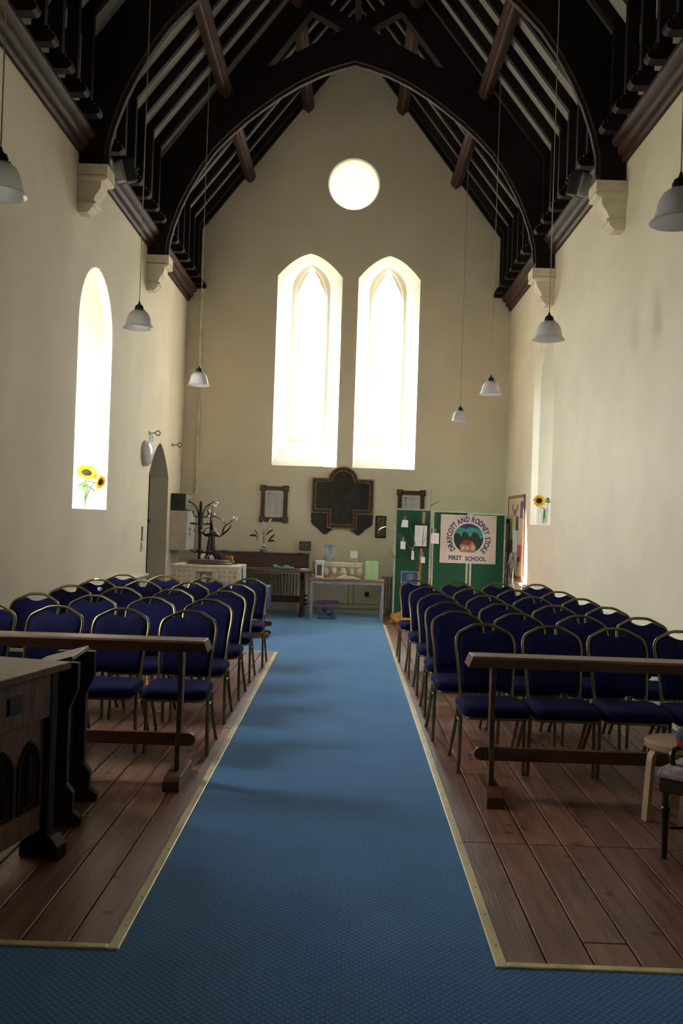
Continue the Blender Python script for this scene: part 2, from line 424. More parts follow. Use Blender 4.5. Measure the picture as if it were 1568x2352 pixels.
# trusses
IN = [(2.605, 5.30), (2.589, 5.512), (2.535, 5.736), (2.435, 6.022), (2.317, 6.276), (2.154, 6.564), (1.976, 6.82), (1.762, 7.049), (1.55, 7.244), (1.305, 7.439), (1.075, 7.61), (.785, 7.789), (.50, 7.93), (.25, 8.02), (0, 8.091)]
UPC = [(0, 8.555), (.25, 8.505), (.587, 8.335), (.88, 8.17), (1.10, 8.04), (1.25, 7.985)]
def plo(d): return 8.41 + (.93 - d) * 1.32
def truss(yl, yr):
    t = bpy.data.objects.new('roof_truss', None); col.objects.link(t); t.parent = ceiling
    ym = (yl + yr) / 2; t.location = (XC, ym, 0); t.rotation_euler = (0, 0, math.atan2(yr - yl, XR - XL))
    for s in (-1, 1):
        poly = [(s * d, z) for d, z in IN] + [(s * d, z) for d, z in UPC] + [(s * 1.25, plo(1.25) + .05), (s * 2.4, plo(2.4) + .05), (s * 2.62, 6.25), (s * 2.86, 6.1), (s * 2.86, 5.205 if s > 0 else 5.295), (s * 2.605, 5.205 if s > 0 else 5.295)]
        MB().prism(poly, 'y', -.10, .10).build('arch_brace', BLACKW, t)
        # raised moulded soffit rib on the arch
        rib_o = [(s * d, z) for d, z in IN]
        mb = MB()
        for k in range(len(IN) - 1):
            (d0, z0), (d1, z1) = IN[k], IN[k + 1]
            nx, nz = (z1 - z0), (d1 - d0); L = math.hypot(nx, nz); nx, nz = -nx / L, nz / L
            q = [(s * d0, z0), (s * d1, z1), (s * (d1 + nx * .03), z1 + nz * .03), (s * (d0 + nx * .03), z0 + nz * .03)]
            mb.prism(q, 'y', -.032, .032)
        mb.build('soffit_rib', mat('rib_oak', (.04, .022, .018), .6, spec=.25), t)
        MB().prism([(0, plo(0)), (s * 2.75, plo(2.75)), (s * 2.75, under(2.75) + .1), (0, under(0) + .1)], 'y', -.10, .10).build('principal_rafter', BLACKW, t)
        MB().prism([(s * .64, 8.80), (s * .18, 8.545), (0, 8.50), (0, 8.64), (s * .50, 8.97)], 'y', -.09, .09).build('collar_strut', BLACKW, t)
    return t
truss(9.77, 9.55); truss(13.08, 12.83)

# ------------------------------------------------------------------ floor: subfloor, carpet, boards, edging
struct(MB().box(XL - T, XR + T, YF - .3, YB + T, -.12, -.03).build('floor', mat('subfloor', (.05, .04, .03), .9)))
floor = bpy.data.objects['floor']
def carpet_mat():
    m = bpy.data.materials.new('blue_carpet'); m.use_nodes = True; nt = m.node_tree; b = nt.nodes['Principled BSDF']
    b.inputs['Roughness'].default_value = .9; b.inputs['Specular IOR Level'].default_value = .25
    b.inputs['Sheen Weight'].default_value = .8; b.inputs['Sheen Roughness'].default_value = .4; b.inputs['Sheen Tint'].default_value = (.35, .65, 1, 1)
    tc = nt.nodes.new('ShaderNodeTexCoord'); mp = nt.nodes.new('ShaderNodeMapping')
    mp.inputs['Rotation'].default_value = (0, 0, R(45)); mp.inputs['Scale'].default_value = (44, 44, 44)
    nt.links.new(tc.outputs['Object'], mp.inputs[0])
    ck = nt.nodes.new('ShaderNodeTexVoronoi'); ck.inputs['Scale'].default_value = 1.; ck.inputs['Randomness'].default_value = .12; ck.distance = 'CHEBYCHEV'
    nt.links.new(mp.outputs[0], ck.inputs['Vector'])
    rp = nt.nodes.new('ShaderNodeValToRGB')
    rp.color_ramp.elements[0].color = (.068, .200, .470, 1); rp.color_ramp.elements[0].position = .15
    rp.color_ramp.elements[1].color = (.023, .070, .195, 1); rp.color_ramp.elements[1].position = .52
    nt.links.new(ck.outputs['Distance'], rp.inputs[0])
    nz = nt.nodes.new('ShaderNodeTexNoise'); nz.inputs['Scale'].default_value = 2.2; nz.inputs['Detail'].default_value = 5
    nt.links.new(tc.outputs['Object'], nz.inputs['Vector'])
    mr = nt.nodes.new('ShaderNodeMapRange'); mr.inputs['From Min'].default_value = .3; mr.inputs['From Max'].default_value = .7; mr.inputs['To Min'].default_value = .82; mr.inputs['To Max'].default_value = 1.12
    nt.links.new(nz.outputs['Fac'], mr.inputs[0])
    mx = nt.nodes.new('ShaderNodeMixRGB'); mx.blend_type = 'MULTIPLY'; mx.inputs[0].default_value = 1
    nt.links.new(rp.outputs[0], mx.inputs[1]); nt.links.new(mr.outputs[0], mx.inputs[2])
    nt.links.new(mx.outputs[0], b.inputs['Base Color'])
    bp = nt.nodes.new('ShaderNodeBump'); bp.inputs['Strength'].default_value = .5; bp.inputs['Distance'].default_value = .004; bp.invert = True
    nt.links.new(ck.outputs['Distance'], bp.inputs['Height']); nt.links.new(bp.outputs[0], b.inputs['Normal'])
    return m
CARPET = carpet_mat()
AL, AR, WY0L, WY0R, WY1L = -.82, .617, 3.435, 3.405, 11.08
MB().prism([(XL, YF), (XR, YF), (XR, WY0R), (AR, WY0R), (AR, YB), (XL, YB), (XL, WY1L), (AL, WY1L), (AL, WY0L), (XL, WY0L)], 'z', -.03, 0).build('carpet', CARPET, floor)
def plank_mat():
    m = mat('old_floor_board', (.275, .125, .080), .34, var=.22, scale=3.2, stretch=(9, .55, 1), bump=.12, bscale=10, rnd=.16)
    nt = m.node_tree; b = nt.nodes['Principled BSDF']
    src = b.inputs['Base Color'].links[0].from_socket
    tc = nt.nodes.new('ShaderNodeTexCoord'); vo = nt.nodes.new('ShaderNodeTexVoronoi'); vo.inputs['Scale'].default_value = 5.5
    geo = nt.nodes.new('ShaderNodeNewGeometry')
    nt.links.new(geo.outputs['Position'], vo.inputs['Vector'])
    mr = nt.nodes.new('ShaderNodeMapRange'); mr.inputs['From Min'].default_value = .04; mr.inputs['From Max'].default_value = .17; mr.inputs['To Min'].default_value = .08; mr.inputs['To Max'].default_value = 1.
    nt.links.new(vo.outputs['Distance'], mr.inputs[0])
    nz = nt.nodes.new('ShaderNodeTexNoise'); nz.inputs['Scale'].default_value = 2.6; nz.inputs['Detail'].default_value = 6
    nt.links.new(geo.outputs['Position'], nz.inputs['Vector'])
    m2 = nt.nodes.new('ShaderNodeMapRange'); m2.inputs['From Min'].default_value = .35; m2.inputs['From Max'].default_value = .65; m2.inputs['To Min'].default_value = .78; m2.inputs['To Max'].default_value = 1.1
    nt.links.new(nz.outputs['Fac'], m2.inputs[0])
    mm = nt.nodes.new('ShaderNodeMath'); mm.operation = 'MULTIPLY'; nt.links.new(mr.outputs[0], mm.inputs[0]); nt.links.new(m2.outputs[0], mm.inputs[1])
    mx = nt.nodes.new('ShaderNodeMixRGB'); mx.blend_type = 'MULTIPLY'; mx.inputs[0].default_value = 1
    nt.links.new(src, mx.inputs[1]); nt.links.new(mm.outputs[0], mx.inputs[2]); nt.links.new(mx.outputs[0], b.inputs['Base Color'])
    rr = nt.nodes.new('ShaderNodeMapRange'); rr.inputs['To Min'].default_value = .28; rr.inputs['To Max'].default_value = .5
    nt.links.new(nz.outputs['Fac'], rr.inputs[0]); nt.links.new(rr.outputs[0], b.inputs['Roughness'])
    return m
PLANK = plank_mat()
def planks(x0, x1, ysplits):
    n = round((x1 - x0) / .177); wd = (x1 - x0) / n
    for i in range(n):
        ys = list(ysplits(i))
        for a, b in zip(ys[:-1], ys[1:]):
            MB().box(x0 + i * wd + .003, x0 + (i + 1) * wd - .003, a + .0015, b - .0015, -.03, -random.uniform(0, .0012)).build('plank', PLANK, floor, bevel=.004, seg=1)
planks(XL, AL - .0, lambda i: [WY0L + .0, 7.05 if i % 3 else 5.9, WY1L])
planks(AR, XR, lambda i: ([WY0R, 3.62, 4.71, 8.4, 12.2, YB] if i == 2 else [WY0R, 4.71, 8.4 if i % 2 else 9.1, 12.6, YB]))
def edging(idx, x0, x1, y0, y1):
    struct(MB().box(x0, x1, y0, y1, -.005, .007).build('trim_%d' % idx, GOLDTRIM, bevel=.004))
edging(5, AL - .022, AL + .022, WY0L - .022, WY1L + .022); edging(6, XL, AL - .022, WY0L - .018, WY0L + .018); edging(7, XL, AL - .022, WY1L - .018, WY1L + .018)
edging(8, AR - .022, AR + .022, WY0R - .022, 14.4); edging(9, AR + .022, XR, WY0R - .018, WY0R + .018)
NAILM = mat('nail_head', (.08, .07, .05), .4, metal=.6)
for nm, xx, ys in (('trim_5', AL, [3.6 + .28 * k for k in range(26)]), ('trim_8', AR, [3.55 + .28 * k for k in range(38)])):
    mb = MB()
    for y in ys: mb.lathe([(.0045, 0), (.0045, .0012)], 8, (xx + .004, y, .0068))
    o = mb.build('nail_heads', NAILM, bpy.data.objects[nm]); o['kind'] = 'stuff'
struct(MB().box(-60, 60, -50, 80, -.6, -.35).build('ground', mat('churchyard_ground', (.085, .085, .055), .95, var=.2, scale=.6)))

# ------------------------------------------------------------------ banquet chairs (face -Y; local y=0 at the front legs)
def smooth_path(pts, n=4):
    pts = [Vector(p) for p in pts]; out = []
    for i in range(len(pts) - 1):
        p0 = pts[max(i - 1, 0)]; p1 = pts[i]; p2 = pts[i + 1]; p3 = pts[min(i + 2, len(pts) - 1)]
        for k in range(n):
            t = k / n
            out.append(.5 * ((2 * p1) + (p2 - p0) * t + (2 * p0 - 5 * p1 + 4 * p2 - p3) * t * t + (3 * p1 - p0 - 3 * p2 + p3) * t ** 3))
    out.append(pts[-1]); return out
def by(z):                               # y of the backrest plane at height z
    t = max(0., (z - .44) / .495); return .265 + .06 * t + .135 * t * t
def make_chair():
    t = thing('banquet_chair', 'blue banquet chair', 'chair')
    # seat pad: rounded square
    def rr(hx, y0, y1, rad, z, n=5):
        out = []
        for cx_, cy_, a0 in ((hx - rad, y1 - rad, 0), (-hx + rad, y1 - rad, 90), (-hx + rad, y0 + rad, 180), (hx - rad, y0 + rad, 270)):
            for k in range(n):
                a = R(a0 + 90 * k / (n - 1)); out.append((cx_ + rad * math.cos(a), cy_ + rad * math.sin(a), z))
        return out
    lv = [(.402, .200, .06), (.408, .212, .06), (.425, .218, .06), (.448, .217, .06), (.462, .210, .058), (.471, .196, .05), (.476, .17, .05), (.479, .10, .05)]
    rings = []
    for z, hx, rad in lv:
        k = .218 - hx; rings.append(rr(hx, -.195 + k, .245 - k, min(rad, hx * .6), z))
    MB().loft(rings).build('seat', FABRIC, t, smooth=True)
    MB().loft([rr(.205, -.18, .235, .06, .388), rr(.207, -.182, .237, .06, .395), rr(.205, -.18, .235, .06, .403)]).build('seat_frame', GOLDM, t, smooth=True)
    # back frame tube
    fr = [(-.172, .250, .415), (-.176, by(.48), .48), (-.180, by(.56), .56), (-.188, by(.66), .66), (-.199, by(.76), .76), (-.197, by(.82), .82), (-.178, by(.862), .862), (-.125, by(.892), .892), (-.065, by(.919), .919), (0, by(.924), .924)]
    fr = fr + [(-x, y, z) for x, y, z in fr[-2::-1]]
    MB().tube(smooth_path(fr, 3), .0115, 8).build('back_frame', GOLDM, t, smooth=True)
    # padded backrest with a dipped top edge (hand hole)
    nu, nv = 16, 12; zb = .495
    def hw(z): 
        if z < .76: return .170 + (.189 - .170) * (z - .495) / .265
        if z < .82: return .189 - .002 * (z - .76) / .06
        return .187
    def top(x):
        a = abs(x)
        e = .855 + .062 * max(0., 1 - a / .19) ** .8 if a > .07 else .9
        if a > .07: e = .848 + (.905 - .848) * (.187 - a) / .117
        if a <= .085: e = min(e, .868 + .030 * (a / .085) ** 2)
        return e
    vs = []; fs = []
    for side in (0, 1):
        for j in range(nv + 1):
            for i in range(nu + 1):
                u = -1 + 2 * i / nu; q = j / nv
                xx = u * .188; zz = zb + q * (top(xx) - zb)
                xx = u * hw(zz)
                edge = min(1 - abs(u), q, 1 - q) ; th = .004 + .020 * min(1., edge / .12) ** .6
                vs.append((xx, by(zz) + (th if side else -th), zz))
    N = (nu + 1) * (nv + 1)
    for side in (0, 1):
        for j in range(nv):
            for i in range(nu):
                a = side * N + j * (nu + 1) + i; fs.append((a, a + 1, a + nu + 2, a + nu + 1))
    bd = [i for i in range(nu + 1)] + [j * (nu + 1) + nu for j in range(1, nv + 1)] + [nv * (nu + 1) + i for i in range(nu - 1, -1, -1)] + [j * (nu + 1) for j in range(nv - 1, 0, -1)]
    for k in range(len(bd)): fs.append((bd[k], bd[(k + 1) % len(bd)], bd[(k + 1) % len(bd)] + N, bd[k] + N))
    MB().add(vs, fs).build('backrest', FABRIC, t, smooth=True)
    for s in (-1, 1):
        x = s * .208
        MB().tube(smooth_path([(x + s * .004, 0, 0), (x, .0, .2), (x, .0, .375), (x, .012, .408), (x, .045, .42), (x, .085, .42)], 3), .0125, 8).build('leg', GOLDM, t, smooth=True)
        MB().tube(smooth_path([(x + s * .006, .47, 0), (x, .30, .2), (x, .165, .36), (x, .135, .405), (x, .11, .418), (x, .085, .42)], 3), .0125, 8).build('leg', GOLDM, t, smooth=True)
        MB().tube([(x, .004, .335), (x, .175, .335)], .007, 6).build('stretcher', GOLDM, t, smooth=True)
        MB().tube(smooth_path([(x, .11, .418), (s * .2, .2, .415), (s * .174, .25, .415)], 3), .009, 6).build('side_rail', GOLDM, t, smooth=True)
    return t
chair0 = make_chair(); chair_used = False
LT = [[(440, 1400.4), (285.6, 1395.5), (132.6, 1389.3), (-17, 1384)], [(481.5, 1374.7), (342, 1369.8), (220, 1364.5), (86.5, 1360.4)], [(517, 1355), (400, 1352), (281.5, 1347), (167, 1342.4)], [(542, 1341), (434.5, 1335.5), (329.7, 1332.6), (226.4, 1328.5)], [(576, 1326.5), (474, 1325), (378.6, 1321.6), (284.4, 1318)]]
RT = [[(1111.7, 1430), (1269.8, 1436), (1411, 1440.6), (1564, 1448)], [(1049, 1400.6), (1201.6, 1407.8), (1340, 1413), (1468.7, 1417)], [(1027.8, 1381.4), (1153.5, 1385), (1275, 1389.5), (1390, 1392.5)], [(1004.4, 1361.8), (1113, 1366.5), (1224.6, 1369), (1332.4, 1373.7)], [(981, 1345.6), (1081, 1351.6), (1185.4, 1354), (1282, 1357.5)], [(957.5, 1332), (1058.5, 1335.4), (1145, 1338.8), (1231.4, 1340.5)]]
ORD = ['first', 'second', 'third', 'fourth', 'fifth', 'sixth']
SEATN = ['at the aisle end', 'second from the aisle', 'third from the aisle', 'at the wall end']
for block, side, grp in ((LT, 'arched doorway', 'blue banquet chairs on the doorway side'), (RT, 'green display boards', 'blue banquet chairs on the display board side')):
    for r, row in enumerate(block):
        pts = [onz(u, v, .935) for u, v in row]
        my = sum(p.y for p in pts) / 4
        for c, p in enumerate(pts):
            if chair_used: o = copy_tree(chair0)
            else: o = chair0; chair_used = True
            xe = pts[0].x + (pts[3].x - pts[0].x) * c / 3
            o.location = (xe, p.y * .3 + my * .7 - .46, 0)
            o.rotation_euler = (0, 0, R(random.uniform(-1, 1)))
            o['label'] = 'blue padded banquet chair %s of the %s row from the altar rails, on the side of the %s' % (SEATN[c], ORD[r], side)
            o['label'] = 'blue banquet chair %s, %s row behind rail, %s side' % (SEATN[c], ORD[r], 'doorway' if block is LT else 'display board')
            o['group'] = grp

# ------------------------------------------------------------------ altar rails
def altar_rail(label, x_post, s, length, y, ztop, PO=.18):
    x_end = x_post - s * PO
    t = thing('altar_rail', label, 'altar rail', (x_end, y, 0), 0, 'wooden altar rails')
    L = s * length
    # top rail with mitred end: cross-section slightly tapered
    vs = []; 
    a, b = 0., L
    prof = [(-.10, -.012), (-.10, -.066), (.10, -.066), (.10, -.012), (.085, 0), (-.085, 0)]
    MB().loft([[(a + s * (.035 + (.03 * (pz / -.075) * -1)), py, ztop + pz) for py, pz in prof], [(b, py, ztop + pz) for py, pz in prof]]).build('top_rail', RAILW, t, bevel=.004)
    for px_ in (PO, length - .24):
        x = s * px_
        hh = .0145
        MB().loft([[(x - hh, -d_, z_), (x + hh, -d_, z_), (x + hh, d_, z_), (x - hh, d_, z_)] for z_, d_ in ((.075, .06), (.22, .06), (.30, .042), (.60, .036), (ztop - .12, .05), (ztop - .066, .062))]).build('post', RAILW, t, bevel=.003)
        MB().prism([(-.24, 0), (-.24, .06), (-.20, .078), (.20, .078), (.24, .06), (.24, 0)], 'x', x - .05, x + .05).build('foot', RAILW, t, bevel=.004)
    zc = .255
    for sgn in (1,):
        e0 = PO - .10
        pr = []
        for k in range(9):
            an = R(90 + 180 * k / 8); pr.append((s * (e0 + .038 + .038 * math.cos(an)), zc + .038 * math.sin(an)))
        for k in range(9):
            an = R(-90 + 180 * k / 8); pr.append((s * (length - e0 - .038 + .038 * math.cos(an)), zc + .038 * math.sin(an)))
        MB().prism(pr, 'y', -.02, .02).build('stretcher', RAILW, t, bevel=.003)
    for px_ in (PO, length - .24):
        o = -1 if px_ < 1 else 1
        MB().box(s * (px_ + o * .034) - .01, s * (px_ + o * .034) + .01, -.03, .03, zc - .025, zc + .028).build('tusk_wedge', RAILW, t)
    return t
pl = ony(412, 1500, 5.58); pr_ = ony(1124, 1540, 5.42)
altar_rail('long wooden altar rail in front of the chairs on the doorway side', onz(391, 1819).x, -1, 2.1, onz(391, 1819).y + .235, .865)
altar_rail('long wooden altar rail in front of the chairs on the display board side', onz(1137, 1857).x, 1, 2.0, onz(1137, 1857).y + .235, .845, .17)

# ------------------------------------------------------------------ prayer desk (left foreground)
def prayer_desk():
    t = thing('prayer_desk', 'dark oak prayer desk with pointed arch openings in its end panel', 'desk', (-1.375, 4.36, 0), R(-13))
    # local: -y runs towards the altar, -x away from the aisle; end panel at x = 0
    z0, zt = .13, .905
    MB().box(-1.25, .075, -.62, .03, zt - .034, zt).build('desk_top', DESKW, t, bevel=.004)
    # end panel with two lancet openings
    ol = [(-.56, z0), (-.03, z0), (-.03, zt - .036), (-.56, zt - .036)]
    def lanc(c): return arch(c - .075, c + .075, z0 + .13, .44, .56, 6)
    bm = bmesh.new()
    holes = [lanc(-.40), lanc(-.19)]
    def face(x):
        es = []
        for lp_ in [ol] + holes:
            vs_ = [bm.verts.new((x, p[0], p[1])) for p in lp_]
            es += [bm.edges.new((vs_[i], vs_[(i + 1) % len(vs_)])) for i in range(len(vs_))]
        bmesh.ops.triangle_fill(bm, use_beauty=True, edges=es)
    face(.0); face(-.025)
    for lp_ in [ol] + holes:
        a_ = [bm.verts.new((0, p[0], p[1])) for p in lp_]; b_ = [bm.verts.new((-.025, p[0], p[1])) for p in lp_]
        for i in range(len(lp_)): bm.faces.new((a_[i], a_[(i + 1) % len(lp_)], b_[(i + 1) % len(lp_)], b_[i]))
    bmesh.ops.recalc_face_normals(bm, faces=bm.faces)
    me = bpy.data.meshes.new('end_panel'); bm.to_mesh(me); bm.free(); me.materials.append(DESKW)
    o = bpy.data.objects.new('end_panel', me); col.objects.link(o); o.parent = t
    for h in holes:
        MB().ring([(p[0] + (p[0] - sum(q[0] for q in h) / len(h)) * .16, p[1] + (p[1] - .4) * .06) for p in h], h, 'x', .0, .012).build('arch_moulding', DESKD, t)
    MB().box(-.085, -.07, -.56, -.03, z0, zt - .04).build('back_panel', DESKD, t)
    MB().box(.0, .03, -.58, -.07, .66, .865).build('drawer_front', DESKW, t, bevel=.004)
    MB().box(.03, .034, -.42, -.31, .725, .805).build('lock_plate', BLACKP, t)
    MB().box(.034, .042, -.415, -.405, .735, .80).build('key_slot', BLACKP, t)
    for yy in (-.04, -.58):
        MB().loft([[(-.045, yy - .03, .1), (.035, yy - .03, .1), (.035, yy + .03, .1), (-.045, yy + .03, .1)], [(-.045, yy - .03, zt - .034), (.035, yy - .03, zt - .034), (.035, yy + .03, zt - .034), (-.045, yy + .03, zt - .034)]]).build('corner_post', DESKD, t, bevel=.008)
        MB().prism([(-.10, 0), (.10, 0), (.10, .06), (.06, .105), (-.06, .105), (-.10, .06)], 'y', yy - .045, yy + .045).build('foot', DESKD, t, bevel=.006)
    return t
prayer_desk()
def desk_front():
    t = thing('reading_desk_front', 'dark oak reading desk front with small sloping top behind the prayer desk', 'desk', (-1.42, 4.80, 0), R(4))
    for yy in (-.05, .36):
        prof = [(-.16, 0), (.085, 0), (.085, .045), (.045, .075), (.045, .17), (.01, .215), (.01, .60), (.025, .64), (.05, .70), (.05, .84), (-.16, .84)]
        MB().prism(prof, 'y', yy - .03, yy + .03).build('end_standard', DESKD, t, bevel=.006)
    MB().box(-.14, -.05, -.3, .33, .10, .83).build('body_panel', DESKD, t)
    m = Matrix.Translation((0, 0, .885)) @ Matrix.Rotation(R(-16), 4, 'Y')
    MB().box(-.14, .085, -.36, .02, -.011, .011, m).build('sloping_top', mat('desk_light_oak', (.16, .085, .055), .4, var=.2, scale=6, stretch=(6, 1, 1)), t, bevel=.003)
    return t
desk_front()

# ------------------------------------------------------------------ stool and chair (right foreground)
BIRCH = mat('birch_veneer', (.50, .33, .19), .4, var=.08, scale=6, stretch=(1, 6, 1))
f1 = onz(1466, 1884)
st = thing('round_stool', 'round bentwood birch stool beside the altar rail', 'stool', (f1.x + .235, f1.y + .05, 0))
MB().lathe([(.188, .40), (.192, .404), (.192, .434), (.188, .438)], 40).build('seat', BIRCH, st, smooth=True)
for a in (195, 75, 315):
    ca, sa = math.cos(R(a)), math.sin(R(a)); ang = R(a)
    pth = [(.06, .396), (.12, .396), (.145, .392), (.165, .38), (.178, .36), (.183, .33), (.205, 0)]
    rings = []
    for k, (rad, z) in enumerate(pth):
        k0, k1 = max(k - 1, 0), min(k + 1, len(pth) - 1)
        tx, tz = pth[k1][0] - pth[k0][0], pth[k1][1] - pth[k0][1]; l_ = math.hypot(tx, tz); nx, nz = tz / l_, -tx / l_
        q = []
        for e, wv in ((-.012, -.026), (.012, -.026), (.012, .026), (-.012, .026)):
            rr_ = rad + nx * e; zz = max(0., z + nz * e); q.append((ca * rr_ - sa * wv, sa * rr_ + ca * wv, zz))
        rings.append(q)
    MB().loft(rings).build('leg', BIRCH, st, smooth=True)
f2 = onz(1524, 1972)
DARKCH = mat('dark_turned_wood', (.03, .018, .013), .35, var=.2)
ch = thing('upholstered_armchair', 'dark wooden armchair with a pale tapestry seat by the stool', 'chair', (f2.x, f2.y, 0), R(-38))
# local: front-left leg at origin, x to its other front leg, y to the back
TAP = mat('pale_tapestry', (.50, .42, .42), .9, var=.22, scale=28, dark=(.30, .20, .22), bump=.3)
for (lx, ly) in ((0, 0), (.50, 0), (.05, .48), (.45, .48)):
    MB().lathe([(.013, 0), (.015, .02), (.017, .18), (.020, .24), (.024, .25), (.018, .26), (.022, .275), (.017, .29), (.019, .42)], 12, (lx, ly, 0)).build('leg', DARKCH, ch, smooth=True)
MB().prism([(-.03, -.02), (.53, -.02), (.50, .51), (0, .51)], 'z', .33, .40).build('seat_rail', mat('chair_panel_wood', (.055, .030, .022), .4), ch, bevel=.006)
MB().loft([[(-.035 + k, -.03 + k, z), (.535 - k, -.03 + k, z), (.505 - k, .51 - k, z), (-.005 + k, .51 - k, z)] for z, k in ((.40, 0), (.43, -.004), (.45, .01), (.462, .05))]).build('seat_pad', TAP, ch, smooth=True, bevel=.01)
MB().tube([(.02, .02, .15), (.47, .46, .15)], .008, 6).build('stretcher', DARKCH, ch)
for lx, ex in ((.02, .05), (.48, .45)):
    MB().tube(smooth_path([(lx, .06, .42), (lx, .03, .47), (lx, .01, .50), (lx, .03, .535), (lx, .08, .53), (ex, .3, .56), (ex, .5, .60)], 3), .015, 8).build('arm', DARKCH, ch, smooth=True)
for ex in (.05, .45): MB().tube([(ex, .48, .4), (ex, .56, .95)], .016, 8).build('back_post', DARKCH, ch, smooth=True)
MB().box(.05, .45, .535, .555, .70, .92).build('back_splat', DARKCH, ch, bevel=.005)
# cushion on the chair
cu = thing('seat_cushion', 'navy cushion with a red edge on the tapestry armchair', 'cushion', (0, 0, 0))
mcu = Matrix.Translation((f2.x, f2.y, 0)) @ Matrix.Rotation(R(-38), 4, 'Z') @ Matrix.Translation((.20, .25, .56)) @ Matrix.Rotation(R(8), 4, 'Y')
def pillow(z0, z1, half, n=8):
    rings = []
    for k in range(n + 1):
        t_ = k / n; z = z0 + (z1 - z0) * t_; sh = half - .05 * abs(2 * ((z + .07) / .14) - 1) ** 3
        ring = []
        for j in range(28):
            a = 2 * math.pi * j / 28; c_, s_ = math.cos(a), math.sin(a); pw = 2 / 5
            ring.append(mcu @ Vector((math.copysign(abs(c_) ** pw, c_) * sh, math.copysign(abs(s_) ** pw, s_) * sh, z)))
        rings.append(ring)
    return rings
MB().loft(pillow(-.07, .0, .20)).build('red_side', mat('red_cloth', (.25, .01, .02), .8), cu, smooth=True)
MB().loft(pillow(.0, .07, .205)).build('navy_top', mat('navy_stripe_cloth', (.045, .055, .13), .8, var=.35, scale=25, stretch=(1, 8, 1)), cu, smooth=True)

# ------------------------------------------------------------------ pendant lamps
def make_pendant():
    t = thing('pendant_lamp', 'lamp', 'pendant lamp')
    MB().lathe([(.040, .175), (.062, .168), (.086, .150), (.104, .122), (.115, .088), (.121, .055), (.128, .030), (.139, .012), (.153, 0), (.150, -.001), (.135, .009), (.123, .028), (.116, .054), (.110, .086), (.099, .118), (.082, .143), (.060, .160), (.038, .168)], 32, cap=False).build('shade', WHITEG, t, smooth=True)
    MB().lathe([(.046, .168), (.048, .178), (.044, .182), (.043, .20), (.034, .222), (.016, .232), (.011, .245), (.006, .262)], 20).build('cap', BLACKP, t, smooth=True)
    MB().tube([(.042, 0, .178), (.058, 0, .178)], .004, 6).build('thumb_screw', BLACKP, t)
    MB().lathe([(.012, .17), (.018, .15), (.03, .11), (.026, .075), (.01, .06)], 14).build('bulb', WHITEP, t, smooth=True)
    return t
pend0 = make_pendant(); first = True
PND = [(-1.98, 5.02, 3.35, 'beside the roof above the prayer desk'), (-2.105, 8.91, 3.425, 'in front of the lancet window on the doorway side'), (-2.05, 12.17, 3.35, 'near the arched doorway'),
       (1.66, 4.75, 3.22, 'above the round stool'), (1.83, 8.67, 3.39, 'by the plain wall over the fourth chair row'), (1.825, 12.17, 3.355, 'before the deep window niche with one sunflower'), (1.77, 15.06, 3.31, 'over the green display boards')]
for i, (x, y, z, lab) in enumerate(PND):
    o = pend0 if i == 0 else copy_tree(pend0)
    o.location = (x, y, z)
    for c_ in o.children:
        if c_.name.startswith('cord'): bpy.data.objects.remove(c_)
    d = abs(x - XC); ztop = under(d) - z - .01 if d < 1.7 or d > 2.1 else under(d) - .14 - z
    ztop = under(d) - z + .02
    mb = MB().tube([(0, 0, .255), (0, 0, ztop)], .0045, 6)
    tmp = mb.build('cord', CORD, o)
    o['label'] = 'white glass bell pendant lamp ' + lab; o['category'] = 'pendant lamp'; o['group'] = 'white bell pendant lamps'

# ------------------------------------------------------------------ small wall fittings, left wall
p = onx(331, 1041, XL)
bl = thing('bulkhead_lamp', 'round white opal wall lamp beside the arched doorway', 'wall lamp', (XL, p.y, p.z))
def xl(prof, n=28):       # lathe around the X axis
    mb = MB(); vs = [(x_, r_ * math.cos(2 * math.pi * q / n), r_ * math.sin(2 * math.pi * q / n)) for r_, x_ in prof for q in range(n)]
    k = len(prof); fs = [(i * n + q, i * n + (q + 1) % n, (i + 1) * n + (q + 1) % n, (i + 1) * n + q) for i in range(k - 1) for q in range(n)]
    fs += [tuple(range(n - 1, -1, -1)), tuple((k - 1) * n + q for q in range(n))]
    return mb.add(vs, fs)
xl([(.165, 0), (.185, .005), (.187, .045), (.18, .05)]).build('lamp_base', mat('cream_enamel', (.72, .62, .50), .4), bl, smooth=True)
xl([(.178, .05), (.175, .065), (.15, .09), (.11, .112), (.06, .125), (.01, .13)]).build('opal_cover', mat('opal_plastic', (.75, .76, .82), .15, var=.01), bl, smooth=True)
p = onx(347, 1006, XL)
es = thing('exit_sign', 'small blue and green sign above the doorway arch', 'sign', (XL, p.y, p.z))
MB().box(0, .006, -.11, .11, -.05, .05).build('sign_plate', PAPER, es)
MB().box(.006, .007, -.10, .10, .005, .044).build('green_field', mat('sign_green', (.02, .22, .20), .5), es)
MB().box(.006, .007, -.10, .10, -.044, .0).build('blue_field', mat('sign_blue', (.06, .16, .42), .5), es)
MB().box(.007, .0075, -.03, .03, .012, .037).box(.007, .0075, -.07, -.045, .012, .037).box(.007, .0075, -.06, .06, -.034, -.012).build('sign_marks', PAPER, es)
